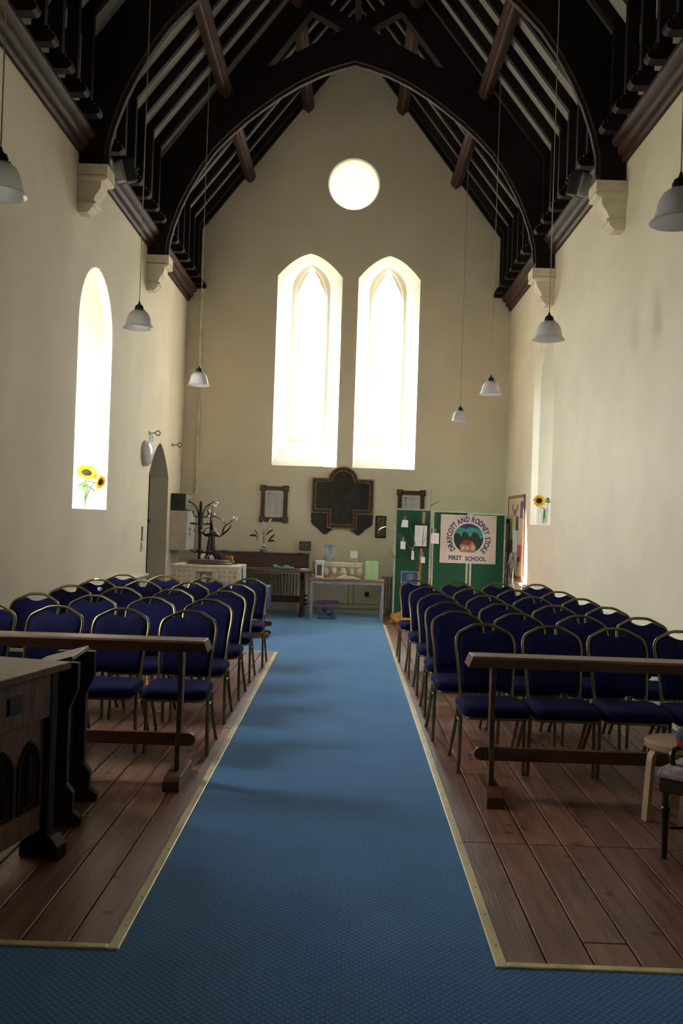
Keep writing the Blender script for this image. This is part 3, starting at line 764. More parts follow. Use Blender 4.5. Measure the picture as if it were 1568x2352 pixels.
for (u, v), lab in (((343, 995), 'curled metal wall hook above the round wall lamp'), ((395, 1022), 'curled metal wall hook beyond the doorway arch')):
    p = onx(u, v, XL)
    hk = thing('wall_hook', lab, 'hook', (XL, p.y, p.z), 0, 'metal wall hooks')
    MB().lathe([(.03, 0), (.03, .012)], 12).build('hook_plate', mat('hook_metal', (.35, .32, .25), .4, metal=.6), hk).rotation_euler = (0, R(90), 0)
    MB().tube(smooth_path([(0, 0, 0), (.05, 0, 0), (.09, 0, .015), (.12, 0, .04), (.15, 0, .03), (.16, 0, 0), (.14, 0, -.03), (.11, 0, -.025), (.09, 0, 0)], 3), .009, 8).build('hook_curl', MATS['hook_metal'], hk, smooth=True)
p0, p1 = onx(327, 1209, XL), onx(325, 1242, XL)
sw = thing('switch_panel', 'tall brass switch plate with white rockers beside the door', 'switch', (XL, p0.y, (p0.z + p1.z) / 2))
hz = (p0.z - p1.z) / 2
MB().box(0, .012, -.06, .06, -hz, hz).build('plate', mat('brass_plate', (.35, .25, .12), .4, metal=.5), sw, bevel=.003)
for k in range(3): MB().box(.012, .022, -.045, .045, hz * (.62 - .62 * k) - .035, hz * (.62 - .62 * k) + .035).build('rocker', WHITEP, sw, bevel=.003)
p0, p1 = onx(325, 1246, XL), onx(324, 1266, XL)
MBx = MB().box(0, .02, -.05, .05, -.07, .07)
so = thing('socket_plate', 'white plastic control plate below the brass switch plate', 'switch', (XL, p0.y, (p0.z + p1.z) / 2))
MBx.build('plate', WHITEP, so, bevel=.004); MB().box(.02, .026, -.025, .025, -.03, .03).build('rocker', WHITEP, so, bevel=.002)

# speakers above the near corbels
for x, y, z, rz, lab in ((XL + .37, 10.02, 5.36, -35, 'black wall speaker above the corbel on the doorway side'), (XR - .37, 9.80, 5.28, 35, 'black wall speaker above the corbel on the plain wall side')):
    sp = thing('wall_speaker', lab, 'speaker', (x, y, z), R(rz), 'black speakers on the roof trusses')
    mt = Matrix.Rotation(R(20), 4, 'X')
    MB().box(-.08, .08, -.02, .14, -.12, .14, mt).build('cabinet', BLACKP, sp, bevel=.02)
    MB().loft([[mt @ Vector(q) for q in ((-.075, -.02, -.115), (.075, -.02, -.115), (.075, -.02, .135), (-.075, -.02, .135))], [mt @ Vector(q) for q in ((-.06, -.055, -.095), (.06, -.055, -.095), (.06, -.055, .11), (-.06, -.055, .11))]]).build('grille', mat('grey_grille', (.22, .24, .27), .35, metal=.3), sp, bevel=.01)
    MB().tube([(0, .12, 0), (0, .22, .12)], .02, 8).build('bracket', BLACKP, sp)

# ------------------------------------------------------------------ sunflowers
PETAL = mat('sunflower_petal', (.85, .50, .01), .6, var=.2, scale=20, trans=.35)
SEED = mat('sunflower_disc', (.035, .014, .006), .9, var=.3, scale=90, bump=.5, bscale=120)
LEAF = mat('green_leaf', (.10, .22, .05), .55, var=.3, scale=12, trans=.3)
STEM = mat('green_stem', (.16, .27, .08), .6, var=.2)
def flower_head(par, c, direction, r):
    d = Vector(direction).normalized(); a = d.orthogonal().normalized(); b = d.cross(a); c = Vector(c)
    fl = bpy.data.objects.new('flower_head', None); col.objects.link(fl); fl.parent = par
    mb = MB()
    for layer, (n, rr_, tilt) in enumerate(((18, r, .12), (15, r * .86, .32))):
        for k in range(n):
            an = 2 * math.pi * (k + .5 * layer) / n + random.uniform(-.08, .08); rad = a * math.cos(an) + b * math.sin(an); tan = d.cross(rad)
            L = rr_ * random.uniform(.9, 1.05); wv = r * .13
            p0_ = c + rad * r * .36; p1_ = c + rad * L * .72 + d * tilt * r * .5; p2_ = c + rad * L + d * tilt * r * .55
            mb.add([p0_ - tan * wv * .6, p0_ + tan * wv * .6, p1_ + tan * wv, p1_ - tan * wv, p2_], [(0, 1, 2, 3), (3, 2, 4)])
    mb.build('petals', PETAL, fl, recalc=False)
    m4 = Matrix((a, b, d)).transposed().to_4x4(); m4.translation = c
    mb = MB(); vs = []
    base = MB().lathe([(r * .02, r * .12), (r * .2, r * .13), (r * .36, r * .09), (r * .42, r * .01), (r * .40, -r * .06)], 18)
    MB().add([m4 @ Vector(q) for q in base.v], base.f).build('seed_disc', SEED, fl, smooth=True)
    base = MB().lathe([(r * .44, -r * .02), (r * .40, -r * .10), (r * .2, -r * .2), (r * .07, -r * .26)], 14)
    MB().add([m4 @ Vector(q) for q in base.v], base.f).build('calyx', LEAF, fl, smooth=True)
    return fl
def leaf_mb(mb, base, tip, width, sag=.02):
    base, tip = Vector(base), Vector(tip); ax = tip - base; L = ax.length; ax.normalize()
    side = ax.cross(Vector((0, 0, 1)));
    if side.length < .1: side = Vector((1, 0, 0))
    side.normalize(); nrm = side.cross(ax)
    pts = []
    for t_, w_ in ((0, .12), (.25, .8), (.5, 1.), (.75, .7), (1, .05)):
        c_ = base + ax * L * t_ - Vector((0, 0, sag * 4 * (t_ - .5) ** 2 if t_ > .5 else 0)); pts += [c_ - side * width * w_ / 2 + nrm * .004, c_ - nrm * .004, c_ + side * width * w_ / 2 + nrm * .004]
    mb.add(pts, [(3 * i + j, 3 * i + j + 1, 3 * i + j + 4, 3 * i + j + 3) for i in range(4) for j in (0, 1)])
def vase(par, c, r0, r1, h):
    MB().lathe([(r0 * .9, 0), (r0, .006), (r1, h), (r1 - .004, h), (r0 - .004, .02), (.001, .02)], 22, c, cap=False).build('vase', VASE, par, smooth=True)
vx, vy = XL - .11, onx(193, 1160, XL - .11).y
sl = thing('sunflower_vase', 'glass vase of three sunflowers on the bright window sill', 'flowers', (0, 0, 0), 0, 'sunflowers on the window sills')
vz = 1.657
vase(sl, (vx, vy, vz), .035, .05, .20)
hd = [(ony(199, 1086, vy - .05), (.30, -.55, .75), .145), (ony(212, 1086, vy + .14), (.75, .0, .35), .12), (ony(230, 1107, vy + .12), (.85, -.3, -.25), .10)]
mbs = MB(); lf = MB()
for cpt, dd, rr_ in hd:
    flower_head(sl, cpt, dd, rr_)
    dn = Vector(dd).normalized()
    mbs.tube(smooth_path([(vx + random.uniform(-.015, .015), vy + random.uniform(-.015, .015), vz + .03), (vx + (cpt.x - vx) * .35, vy + (cpt.y - vy) * .35, vz + .24), cpt - dn * .09 + Vector((0, 0, -.04)), cpt - dn * .02], 4), .006, 7)
for k in range(9):
    a = random.uniform(0, 6.28); b0 = Vector((vx, vy, vz + .24 + random.uniform(0, .12))); leaf_mb(lf, b0, b0 + Vector((.10 * math.cos(a) + .02, .14 * math.sin(a), random.uniform(-.05, .06))), .06)
mbs.build('stems', STEM, sl, smooth=True); lf.build('leaves', LEAF, sl, recalc=False)
vx, vy = XR + .10, onx(1250, 1203, XR + .1).y
sr = thing('sunflower_vase', 'glass vase with a single sunflower in the deep window niche', 'flowers', (0, 0, 0), 0, 'sunflowers on the window sills')
vase(sr, (vx, vy, vz), .04, .055, .24)
c1 = ony(1238, 1150, vy - .05)
flower_head(sr, c1, (-.35, -.9, .1), .10)
mbs = MB(); lf = MB()
mbs.tube(smooth_path([(vx + .02, vy, vz + .03), (vx + .0, vy, vz + .2), (c1.x + .02, c1.y + .03, c1.z - .08), c1 + Vector((.01, .03, 0))], 4), .006, 7)
c2 = ony(1259, 1150, vy)
mbs.tube(smooth_path([(vx - .02, vy, vz + .03), (vx + .02, vy, vz + .2), c2 + Vector((0, 0, -.05)), c2], 4), .005, 7)
for k in range(6):
    a = random.uniform(0, 6.28); leaf_mb(lf, c2 + Vector((-.01, 0, -.03)), c2 + Vector((.08 * math.cos(a), .06 * math.sin(a), random.uniform(-.06, .07))), .06)
for k in range(3): mbs.tube([(vx + random.uniform(-.02, .02), vy, vz + .02), (vx + random.uniform(-.03, .03), vy, vz + .22)], .004, 6)
mbs.build('stems', STEM, sr, smooth=True); lf.build('leaves', LEAF, sr, recalc=False)

# ------------------------------------------------------------------ far end: wall fittings
def bw(u, v, off=0.): return ony(u, v, YB - off)
WIRE = mat('cream_trunking', (.84, .78, .62), .6)
cd = thing('cable_trunking', 'thin cream cable trunking running down the end wall by the corner', 'cable trunking', (-2.706, YB, 2.0))
MB().tube(smooth_path([(-.16, -.015, 3.70), (-.08, -.018, 3.70), (-.02, -.018, 3.66), (0, -.018, 3.55)], 3) + [Vector((0, -.022, 0))], .021, 8).build('conduit', WIRE, cd, smooth=True)
for z in (.55, 1.2, 1.9, 2.6, 3.2): MB().box(-.03, .03, -.036, 0, z - .012, z + .012).build('clip', WIRE, cd)
cb = thing('wall_cable', 'thin cable crossing the end wall to the lancet window sill', 'cable', (0, 0, 0))
MB().tube([(XL + .01, YB - .006, 2.0), (XL + .01, YB - .006, 2.56), (-2.5, YB - .006, 2.565), (-1.9, YB - .006, 2.556), (-1.385, YB - .004, 2.56), (-1.36, YB + .06, 2.63), (-1.24, YB + .32, 2.84), (-1.16, YB + .50, 3.0), (-1.15, YB + .54, 3.12)], .007, 6).build('cable_run', WIRE, cb, smooth=True)

# memorial tablet
GOLD = mat('gilt_line', (.42, .28, .10), .4, metal=.4)
TABW = mat('tablet_inlay_border', (.085, .040, .025), .45, var=.45, scale=14, dark=(.03, .012, .01))
TABB = mat('tablet_face', (.028, .026, .020), .35, var=.25, scale=6)
mt_ = thing('memorial_tablet', 'large dark memorial tablet with arched top and scrolled brackets', 'memorial tablet', (-.117, YB, 0))
def tab_loop(g):
    pts = [(-.545 + g, 1.74 + g), (-.27 + g, 1.74 + g), (-.27 + g, 1.478 + g), (.27 - g, 1.478 + g), (.27 - g, 1.74 + g), (.545 - g, 1.74 + g), (.545 - g, 2.358 - g)]
    r = .268 - g; n = 16; zc = 2.30
    th = math.asin(max(0, (2.358 - g - zc) / r))
    for k in range(n + 1):
        a = th + (math.pi - 2 * th) * k / n; pts.append((r * math.cos(a), zc + r * math.sin(a)))
    return pts + [(-.545 + g, 2.358 - g)]
MB().prism(tab_loop(.03), 'y', -.03, 0).build('tablet_face', TABB, mt_)
MB().ring(tab_loop(0), tab_loop(.078), 'y', -.05, 0).build('inlaid_border', TABW, mt_)
MB().ring(tab_loop(.008), tab_loop(.016), 'y', -.054, -.049).build('gilt_line', GOLD, mt_)
MB().ring(tab_loop(.066), tab_loop(.074), 'y', -.054, -.049).build('gilt_line', GOLD, mt_)
INL = mat('inlay_block', (.035, .012, .010), .4)
blk = MB().box(-.022, .022, -.053, -.048, -.018, .018)
ib = None
def inlay(x, z, a):
    global ib
    if ib is None: ib = blk.build('inlay_block', INL, mt_); o = ib
    else: o = share(ib, 'inlay_block', mt_)
    o.location = (x, 0, z); o.rotation_euler = (0, -a, 0)
for k in range(3):
    for s in (-1, 1):
        inlay(s * (.33 + .07 * k), 2.318, 0); inlay(s * (.34 + .06 * k), 1.781, 0)
for k in range(7):
    for s in (-1, 1): inlay(s * .505, 1.84 + .075 * k, math.pi / 2)
for k in range(5): inlay(-.16 + .08 * k, 1.519, 0)
for k in range(3):
    for s in (-1, 1): inlay(s * .23, 1.57 + .07 * k, math.pi / 2)
for k in range(7): a = R(28 + 20.7 * k); inlay(.229 * math.cos(a), 2.30 + .229 * math.sin(a), a + math.pi / 2)
for s in (-1, 1):
    pts = [(.545, 1.735), (.27, 1.735), (.27, 1.48), (.20, 1.47), (.15, 1.455), (.20, 1.43), (.235, 1.40), (.262, 1.372), (.295, 1.366), (.325, 1.375), (.345, 1.40), (.385, 1.425), (.405, 1.46), (.425, 1.475), (.49, 1.515), (.535, 1.56), (.545, 1.60), (.535, 1.625), (.545, 1.66)]
    MB().prism([(s * x, z) for x, z in pts], 'y', -.028, 0).build('scroll_bracket', mat('bracket_oak', (.020, .011, .009), .45, var=.3), mt_, bevel=.004)
lines = MB()
random.seed(3)
for cx_, wd in ((-.30, .24), (.30, .24)):
    for k in range(14): lines.box(cx_ - wd * random.uniform(.35, .5), cx_ + wd * random.uniform(.3, .5), -.032, -.029, 2.22 - .028 * k, 2.228 - .028 * k)
for k in range(5): lines.box(-.16, .16, -.032, -.029, 1.70 - .03 * k, 1.707 - .03 * k)
o = lines.build('inscription_lines', mat('tablet_letter', (.010, .009, .008), .6), mt_); o['kind'] = 'stuff'
MB().prism([(-.07, 1.80), (.07, 1.80), (.07, 2.18), (0, 2.26), (-.07, 2.18)], 'y', -.038, -.029).build('carved_cross_panel', mat('tablet_relief', (.018, .018, .020), .3), mt_)

# framed lists with rosette corners
FRW = mat('carved_frame_oak', (.055, .028, .020), .45, var=.35, scale=20)
for xc, zc, lab in ((-1.32, 1.872, 'carved oak frame with list of names above the lily bowl'), (1.089, 1.872, 'carved oak frame with list of names partly behind the display boards')):
    t = thing('framed_list', lab, 'picture frame', (xc, YB, zc), 0, 'carved oak framed lists')
    hx, hz = .20, .275
    MB().box(-.155, .155, -.012, 0, -.235, .235).build('paper', mat('aged_paper', (.60, .61, .60), .5, var=.06, scale=4), t)
    for nm, a in (('frame_rail', (-hx, hx, -.035, 0, hz - .035, hz + .035)), ('frame_rail', (-hx, hx, -.035, 0, -hz - .035, -hz + .035)), ('frame_stile', (-hx - .035, -hx + .035, -.032, 0, -hz, hz)), ('frame_stile', (hx - .035, hx + .035, -.032, 0, -hz, hz))):
        MB().box(*a).build(nm, FRW, t, bevel=.008)
    MB().ring([(-.166, -.241), (.166, -.241), (.166, .241), (-.166, .241)], [(-.155, -.23), (.155, -.23), (.155, .23), (-.155, .23)], 'y', -.036, -.01).build('gilt_slip', GOLD, t)
    for sx in (-1, 1):
        for sz in (-1, 1):
            r = MB(); lp_ = [((.06 + .010 * math.cos(4 * 2 * math.pi * k / 24)) * math.cos(2 * math.pi * k / 24 + .785), (.06 + .010 * math.cos(4 * 2 * math.pi * k / 24)) * math.sin(2 * math.pi * k / 24 + .785)) for k in range(24)]
            ro = r.prism([(sx * hx + a, sz * hz + b) for a, b in lp_], 'y', -.045, 0).build('corner_rosette', FRW, t, bevel=.004)
            q = MB()
            for a in (45, 135, 225, 315): q.ball((sx * hx + .013 * math.cos(R(a)), -.046, sz * hz + .013 * math.sin(R(a))), (.007, .004, .007), 8, 5)
            q.build('rosette_inlay', mat('pale_inlay', (.35, .33, .30), .5), ro)
    text_mesh('T', .115, INK, 'initial_letter', t, [('T', Matrix.Translation((-.095, -.0135, .115)) @ UPRIGHT)])
    li = MB(); random.seed(5)
    for k in range(7): li.box(-.05 + .024 * k, -.034 + .024 * k, -.0135, -.012, .165, .18)
    for k in range(2): li.box(-.03, .09 - .02 * k, -.0135, -.012, .145 - .02 * k, .149 - .02 * k)
    for x0 in (-.125, .0):
        for k in range(22): li.box(x0, x0 + random.uniform(.045, .10), -.0135, -.012, .095 - .0135 * k, .0985 - .0135 * k)
    o = li.build('text_lines', GREYINK, t); o['kind'] = 'stuff'
t = thing('narrow_frame', 'narrow black frame with a brown picture beside the memorial tablet', 'picture frame', (.569, YB, 1.53))
MB().ring([(-.095, -.196), (.095, -.196), (.095, .196), (-.095, .196)], [(-.068, -.168), (.068, -.168), (.068, .168), (-.068, .168)], 'y', -.025, 0).build('frame', BLACKP, t, bevel=.003)
MB().box(-.07, .07, -.012, 0, -.17, .17).build('picture', mat('brown_print', (.16, .085, .045), .5, var=.3, scale=14), t)
MB().tube([(0, -.01, .196), (0, -.01, .21)], .006, 6).build('hanging_ring', BLACKP, t)
t = thing('alms_box', 'small grey metal wall box with a slot under the memorial tablet', 'wall box', (-.748, YB, 1.152))
MB().box(-.104, .104, -.07, 0, -.08, .08).build('body', mat('grey_metal', (.075, .078, .085), .45, metal=.2), t, bevel=.006)
MB().box(-.07, .07, -.072, -.069, .06, .068).build('slot', BLACKP, t); MB().lathe([(.008, 0), (.008, .004)], 10).build('lock', BLACKP, t, loc=(-.01, -.07, -.02)).rotation_euler = (R(90), 0, 0)

# radiators and pipes
RADM = mat('radiator_paint', (.52, .47, .36), .5)
for x0, x1, z0, z1, lab in ((-2.25, -.80, .27, .66, 'ribbed cream radiator behind the long wooden bench'), (.62, 1.5, .10, .66, 'ribbed cream radiator behind the green display boards')):
    t = thing('radiator', lab, 'radiator', (x0, YB - .14, 0), 0, 'cream ribbed radiators')
    MB().box(0, x1 - x0, .03, .09, z0, z1).build('core', RADM, t)
    n = int((x1 - x0) / .055); rib = None
    for k in range(n):
        if rib is None: rib = MB().box(0, .034, 0, .1, z0 - .005, z1 + .005).build('rib', RADM, t, bevel=.012); rib.location = (.01, 0, 0)
        else: share(rib, 'rib', t, (.01 + k * .055, 0, 0))
    MB().box(.05, .08, .0, .13, 0, z0).box(x1 - x0 - .08, x1 - x0 - .05, .0, .13, 0, z0).build('bracket_feet', RADM, t)
t = thing('heating_pipe', 'cream heating pipes along the foot of the end wall', 'pipe', (0, YB, 0))
MB().tube([(-.76, -.05, .09), (.60, -.05, .09)], .018, 8).build('pipe', RADM, t, smooth=True)
MB().tube([(-.76, -.05, .17), (.60, -.05, .17)], .012, 8).build('pipe', RADM, t, smooth=True)
for x in (-.62, .04, .13): MB().tube([(x, -.04, .09), (x, -.04, .72)], .012, 8).build('riser', RADM, t, smooth=True)
MB().box(.33, .40, -.08, 0, .30, .38).build('valve', BLACKP, t, bevel=.006)

# ------------------------------------------------------------------ cabinet, relay box, coat stand, extinguisher
CABM = mat('cream_cabinet_paint', (.66, .57, .47), .5, var=.05)
t = thing('wall_cabinet', 'cream metal wall cupboard in the corner under the black rack', 'cabinet', (XL, 15.32, 1.03))
MB().box(0, .26, 0, .78, 0, .665).build('body', CABM, t, bevel=.004)
dr = MB().box(.262, .29, .01, .77, .008, .657).build('door', WHITEP, t, bevel=.003)
MB().box(.29, .30, .70, .73, .30, .36).build('handle', BLACKP, dr)
text_mesh('25', .17, INK, 'painted_marks', t, [('25', Matrix.Translation((.2915, .34, .30)) @ Matrix(((0, 0, 1, 0), (1, 0, 0, 0), (0, 1, 0, 0), (0, 0, 0, 1))) @ Matrix.Rotation(R(78), 4, 'Z'))], bold=.004)
t = thing('equipment_rack', 'black rack with rows of white slots on top of the wall cupboard', 'equipment', (XL, 15.32, 1.697))
MB().box(0, .245, 0, .60, 0, .285).build('case', BLACKP, t, bevel=.006)
sl0 = None
for r in range(11):
    for c in range(7):
        if (r * 5 + c * 3) % 11 == 0: continue
        if sl0 is None: sl0 = MB().box(.245, .252, 0, .06, 0, .016).build('slot', WHITEP, t); sl0.location = (0, .05 + c * .075, .02 + r * .0235)
        else: share(sl0, 'slot', t, (0, .05 + c * .075, .02 + r * .0235))
t = thing('coat_stand', 'black bentwood coat stand behind the carved stone chest', 'coat stand', (-2.49, 15.45, 0))
MB().lathe([(.026, .05), (.026, 1.3), (.035, 1.34), (.035, 1.66), (.027, 1.68), (.024, 1.82), (.015, 1.845), (.004, 1.855)], 14).build('pole', BLACKP, t, smooth=True)
for k in range(4):
    a = R(90 * k + 8); c_, s_ = math.cos(a), math.sin(a)
    MB().tube(smooth_path([(.03 * c_, .03 * s_, 1.58), (.05 * c_, .05 * s_, 1.70), (.10 * c_, .10 * s_, 1.79), (.19 * c_, .19 * s_, 1.845)], 4), .010, 8).ball((.195 * c_, .195 * s_, 1.85), .018).build('hat_hook', BLACKP, t, smooth=True)
    MB().tube(smooth_path([(.03 * c_, .03 * s_, 1.60), (.06 * c_, .06 * s_, 1.60), (.10 * c_, .10 * s_, 1.605), (.125 * c_, .125 * s_, 1.67)], 4), .009, 8).ball((.127 * c_, .127 * s_, 1.68), .016).build('coat_hook', BLACKP, t, smooth=True)
    MB().tube(smooth_path([(.03 * c_, .03 * s_, 1.56), (.035 * c_, .035 * s_, 1.50), (.08 * c_, .08 * s_, 1.478), (.15 * c_, .15 * s_, 1.485)], 4), .010, 8).ball((.155 * c_, .155 * s_, 1.487), .018).ball((.115 * c_, .115 * s_, 1.49), .02).build('lower_hook', BLACKP, t, smooth=True)
for k in range(4):
    a = R(90 * k + 30); c_, s_ = math.cos(a), math.sin(a)
    MB().tube(smooth_path([(.02 * c_, .02 * s_, .45), (.06 * c_, .06 * s_, .25), (.18 * c_, .18 * s_, .06), (.28 * c_, .28 * s_, .015)], 4), .014, 8).build('foot', BLACKP, t, smooth=True)
    MB().tube(smooth_path([(.02 * c_, .02 * s_, 1.02), (.08 * c_, .08 * s_, 1.00), (.13 * c_, .13 * s_, 1.03)], 4), .010, 8).ball((.135 * c_, .135 * s_, 1.03), .018).build('umbrella_ring_arm', BLACKP, t, smooth=True)
RED = mat('extinguisher_red', (.33, .012, .015), .3)
for x, y, lab in ((XL + .14, 15.55, 'red fire extinguisher under the wall cupboard, next to the doorway'), (XL + .36, 15.8, 'red fire extinguisher under the wall cupboard, next to the coat stand')):
    t = thing('fire_extinguisher', lab, 'fire extinguisher', (x, y, 0), 0, 'red fire extinguishers in the corner')
    MB().lathe([(.07, .0), (.078, .02), (.078, .50), (.06, .57), (.03, .60), (.025, .63)], 20).build('cylinder', RED, t, smooth=True)
    MB().lathe([(.03, .62), (.03, .66), (.015, .67)], 12).box(-.02, .10, -.012, .012, .67, .69).box(-.02, .08, -.01, .01, .71, .725).build('valve_handle', BLACKP, t)
    MB().tube(smooth_path([(-.02, 0, .65), (-.08, 0, .64), (-.10, 0, .55), (-.09, 0, .25)], 4), .011, 8).build('hose', BLACKP, t, smooth=True)
    MB().lathe([(.0795, .2), (.0795, .38)], 20, cap=False).build('instruction_band', PAPER, t, smooth=True)

# ------------------------------------------------------------------ carved stone chest
CHS = mat('pale_carved_stone', (.64, .565, .43), .85, var=.1, scale=9, bump=.3, bscale=40)
t = thing('carved_stone_chest', 'pale carved stone chest with a figure in its centre niche', 'stone chest', (-2.57, 13.38, 0), R(-2))
W_, D_, Hh = 1.0, .75, .90
MB().box(0, W_, .12, D_, 0, Hh - .025).build('body', CHS, t)
MB().box(-.005, W_ + .005, -.01, D_ + .01, Hh - .03, Hh).build('top_slab', CHS, t, bevel=.006)
for x0, x1 in ((0, .335), (.665, 1.0)): MB().box(x0, x1, 0, .12, 0, Hh - .03).build('side_block', CHS, t, bevel=.004)
MB().ring([(.335, .1), (.665, .1), (.665, Hh - .03), (.335, Hh - .03)], [(.37, .14), (.63, .14), (.63, Hh - .085), (.37, Hh - .085)], 'y', .01, .12).build('niche_moulding', CHS, t)
MB().ring([(.37, .14), (.63, .14), (.63, Hh - .085), (.37, Hh - .085)], [(.39, .16), (.61, .16), (.61, Hh - .105), (.39, Hh - .105)], 'y', .045, .12).build('niche_moulding', CHS, t)
fg = MB().ball((.49, .045, .70), (.052, .04, .062), 14, 10).ball((.49, .05, .60), (.10, .045, .05), 14, 8).lathe([(.085, .16), (.10, .4), (.095, .58)], 14, (.49, .07, 0), sy=.5)
fg.build('carved_figure', CHS, t, smooth=True)
MB().tube([(.405, .035, .2), (.415, .035, .78)], [.012, .018], 8).ball((.415, .03, .66), (.03, .025, .03)).build('carved_staff', CHS, t, smooth=True)
MB().box(.53, .61, .02, .06, .35, .62).ball((.57, .02, .62), (.05, .025, .03)).build('carved_scroll', CHS, t, bevel=.01)
ros = MB()
def rosette_at(x, z):
    for k in range(4):
        a = R(45 + 90 * k); ros.ball((x + .017 * math.cos(a), .0, z + .017 * math.sin(a)), (.013, .010, .013), 6, 4)
    ros.ball((x, -.002, z), (.006, .009, .006), 6, 4)
for bx in (.02, .685):
    for i in range(4):
        for j in range(10): rosette_at(bx + .04 + i * .072, Hh - .085 - j * .075)
o = ros.build('rosette_carving', CHS, t, smooth=True); o['kind'] = 'stuff'
pn = MB().box(1.001, 1.006, .12, .42, .50, .86).build('side_panel', CHS, t)
lf_ = thing('leaflet', 'pale blue leaflet propped against the side of the stone chest', 'leaflet', (-1.545, 13.62, .62), R(-2))
MB().box(0, .012, 0, .20, 0, .26, Matrix.Rotation(R(6), 4, 'X')).build('sheet', mat('pale_blue_paper', (.38, .55, .60), .6, var=.15, scale=14), lf_)

# bronze tree sculpture
def cp(a, b, Y): return ony(375 + a * .12755, 1120 + b * .12755, Y)
BRZ = mat('dark_bronze', (.055, .040, .038), .38, metal=.75, var=.35, scale=22, bump=.5, bscale=40)
YS = 13.75
t = thing('tree_sculpture', 'bronze figure-tree sculpture with silver blossom on an oval wooden plinth', 'sculpture', (0, 0, 0))
bc = cp(830, 1345, YS)
MB().lathe([(.345, 0), (.345, .022), (.335, .028), (.305, .03), (.305, .055), (.295, .062)], 44, (bc.x, YS, .9), sy=.62).build('plinth', mat('plinth_wood', (.095, .055, .042), .4, var=.2, scale=5, stretch=(1, 6, 1)), t, smooth=True)
zb = .962
tk = [Vector((bc.x + .03, YS, zb)), cp(850, 1180, YS), cp(855, 1080, YS), cp(862, 980, YS), cp(868, 890, YS), cp(865, 830, YS)]
MB().tube(smooth_path(tk, 4), [.10] * 2 + [.085] * 3 + [.068] * 5 + [.058] * 4 + [.052] * 4 + [.042] * 3, 12).build('trunk_figure', BRZ, t, smooth=True)
br = [([(880, 840), (950, 850), (1010, 870), (1090, 820), (1180, 745), (1230, 660)], (.030, .006)), ([(1060, 810), (1085, 740), (1115, 690), (1190, 640), (1240, 595), (1290, 560)], (.012, .004)), ([(1115, 690), (1110, 640), (1108, 600)], (.006, .003)),
      ([(850, 840), (800, 855), (755, 850), (715, 815), (685, 780)], (.030, .010)), ([(725, 815), (750, 760), (790, 730), (840, 725)], (.010, .004)),
      ([(865, 840), (868, 760), (862, 650), (855, 530)], (.036, .012)), ([(855, 530), (820, 470), (795, 430), (790, 390), (835, 310)], (.010, .004)), ([(860, 520), (870, 440), (885, 360), (892, 285)], (.009, .004)), ([(858, 520), (930, 520), (985, 550), (1040, 580)], (.009, .004)),
      ([(880, 790), (930, 800), (960, 830), (985, 845)], (.012, .008))]
for pts, (r0, r1) in br:
    k = 3; P_ = smooth_path([cp(a, b, YS + random.uniform(-.06, .06)) for a, b in pts], k); n = len(P_)
    MB().tube(P_, [r0 + (r1 - r0) * i / (n - 1) for i in range(n)], 8).build('branch', BRZ, t, smooth=True)
for x0, y0, x1, y1 in ((820, 1180, 740, 1275), (840, 1190, 800, 1290), (880, 1190, 940, 1290), (900, 1160, 1010, 1290), (910, 1130, 1060, 1290), (900, 1170, 985, 1300)):
    MB().tube(smooth_path([cp(x0, y0, YS - .03), cp((x0 + x1) / 2 + 15, (y0 + y1) / 2 - 15, YS - .09), cp(x1, y1, YS - .13)], 3), [.035, .03, .028, .025, .022, .018, .012], 8).build('root', BRZ, t, smooth=True)
SILV = mat('silver_blossom', (.75, .76, .78), .25, metal=.7)
for (a, b, n) in ((960, 275, 6), (945, 330, 5), (895, 300, 3), (835, 420, 4), (905, 480, 2), (825, 515, 4), (1050, 560, 4), (1070, 610, 3), (1225, 585, 4), (1280, 545, 5), (1320, 575, 4), (925, 745, 4), (945, 780, 5), (690, 785, 3), (740, 825, 3)):
    mb = MB()
    for k in range(n): c_ = cp(a + random.uniform(-22, 22), b + random.uniform(-22, 22), YS + random.uniform(-.03, .03)); mb.ball(c_, (.010, .006, .012), 6, 4)
    mb.build('silver_blossom', SILV, t, smooth=True)
for (a, b, rx, rz) in ((735, 1255, .06, .055), (830, 1265, .085, .05), (900, 1275, .07, .04)):
    c_ = cp(a, b, YS - .08); MB().ball((c_.x, c_.y, zb + rz * .8), (rx, .05, rz), 8, 6).build('white_rock', mat('white_rock', (.62, .66, .66), .7, var=.1, scale=20), t)
c_ = cp(1180, 1310, 14.0)
t = thing('pencil_box', 'small orange wooden box holding a yellow pencil on the stone chest', 'box', (c_.x, 13.98, .90))
MB().box(-.065, .065, -.04, .04, 0, .125).build('box', mat('orange_wood', (.40, .13, .03), .4), t, bevel=.015)
MB().tube([(.10, -.06, .002), (.045, -.045, .13)], .006, 6).build('pencil', mat('yellow_pencil', (.62, .45, .03), .4), t)
MB().box(.0, .135, -.09, -.05, 0, .02).build('tray', BLACKP, t)

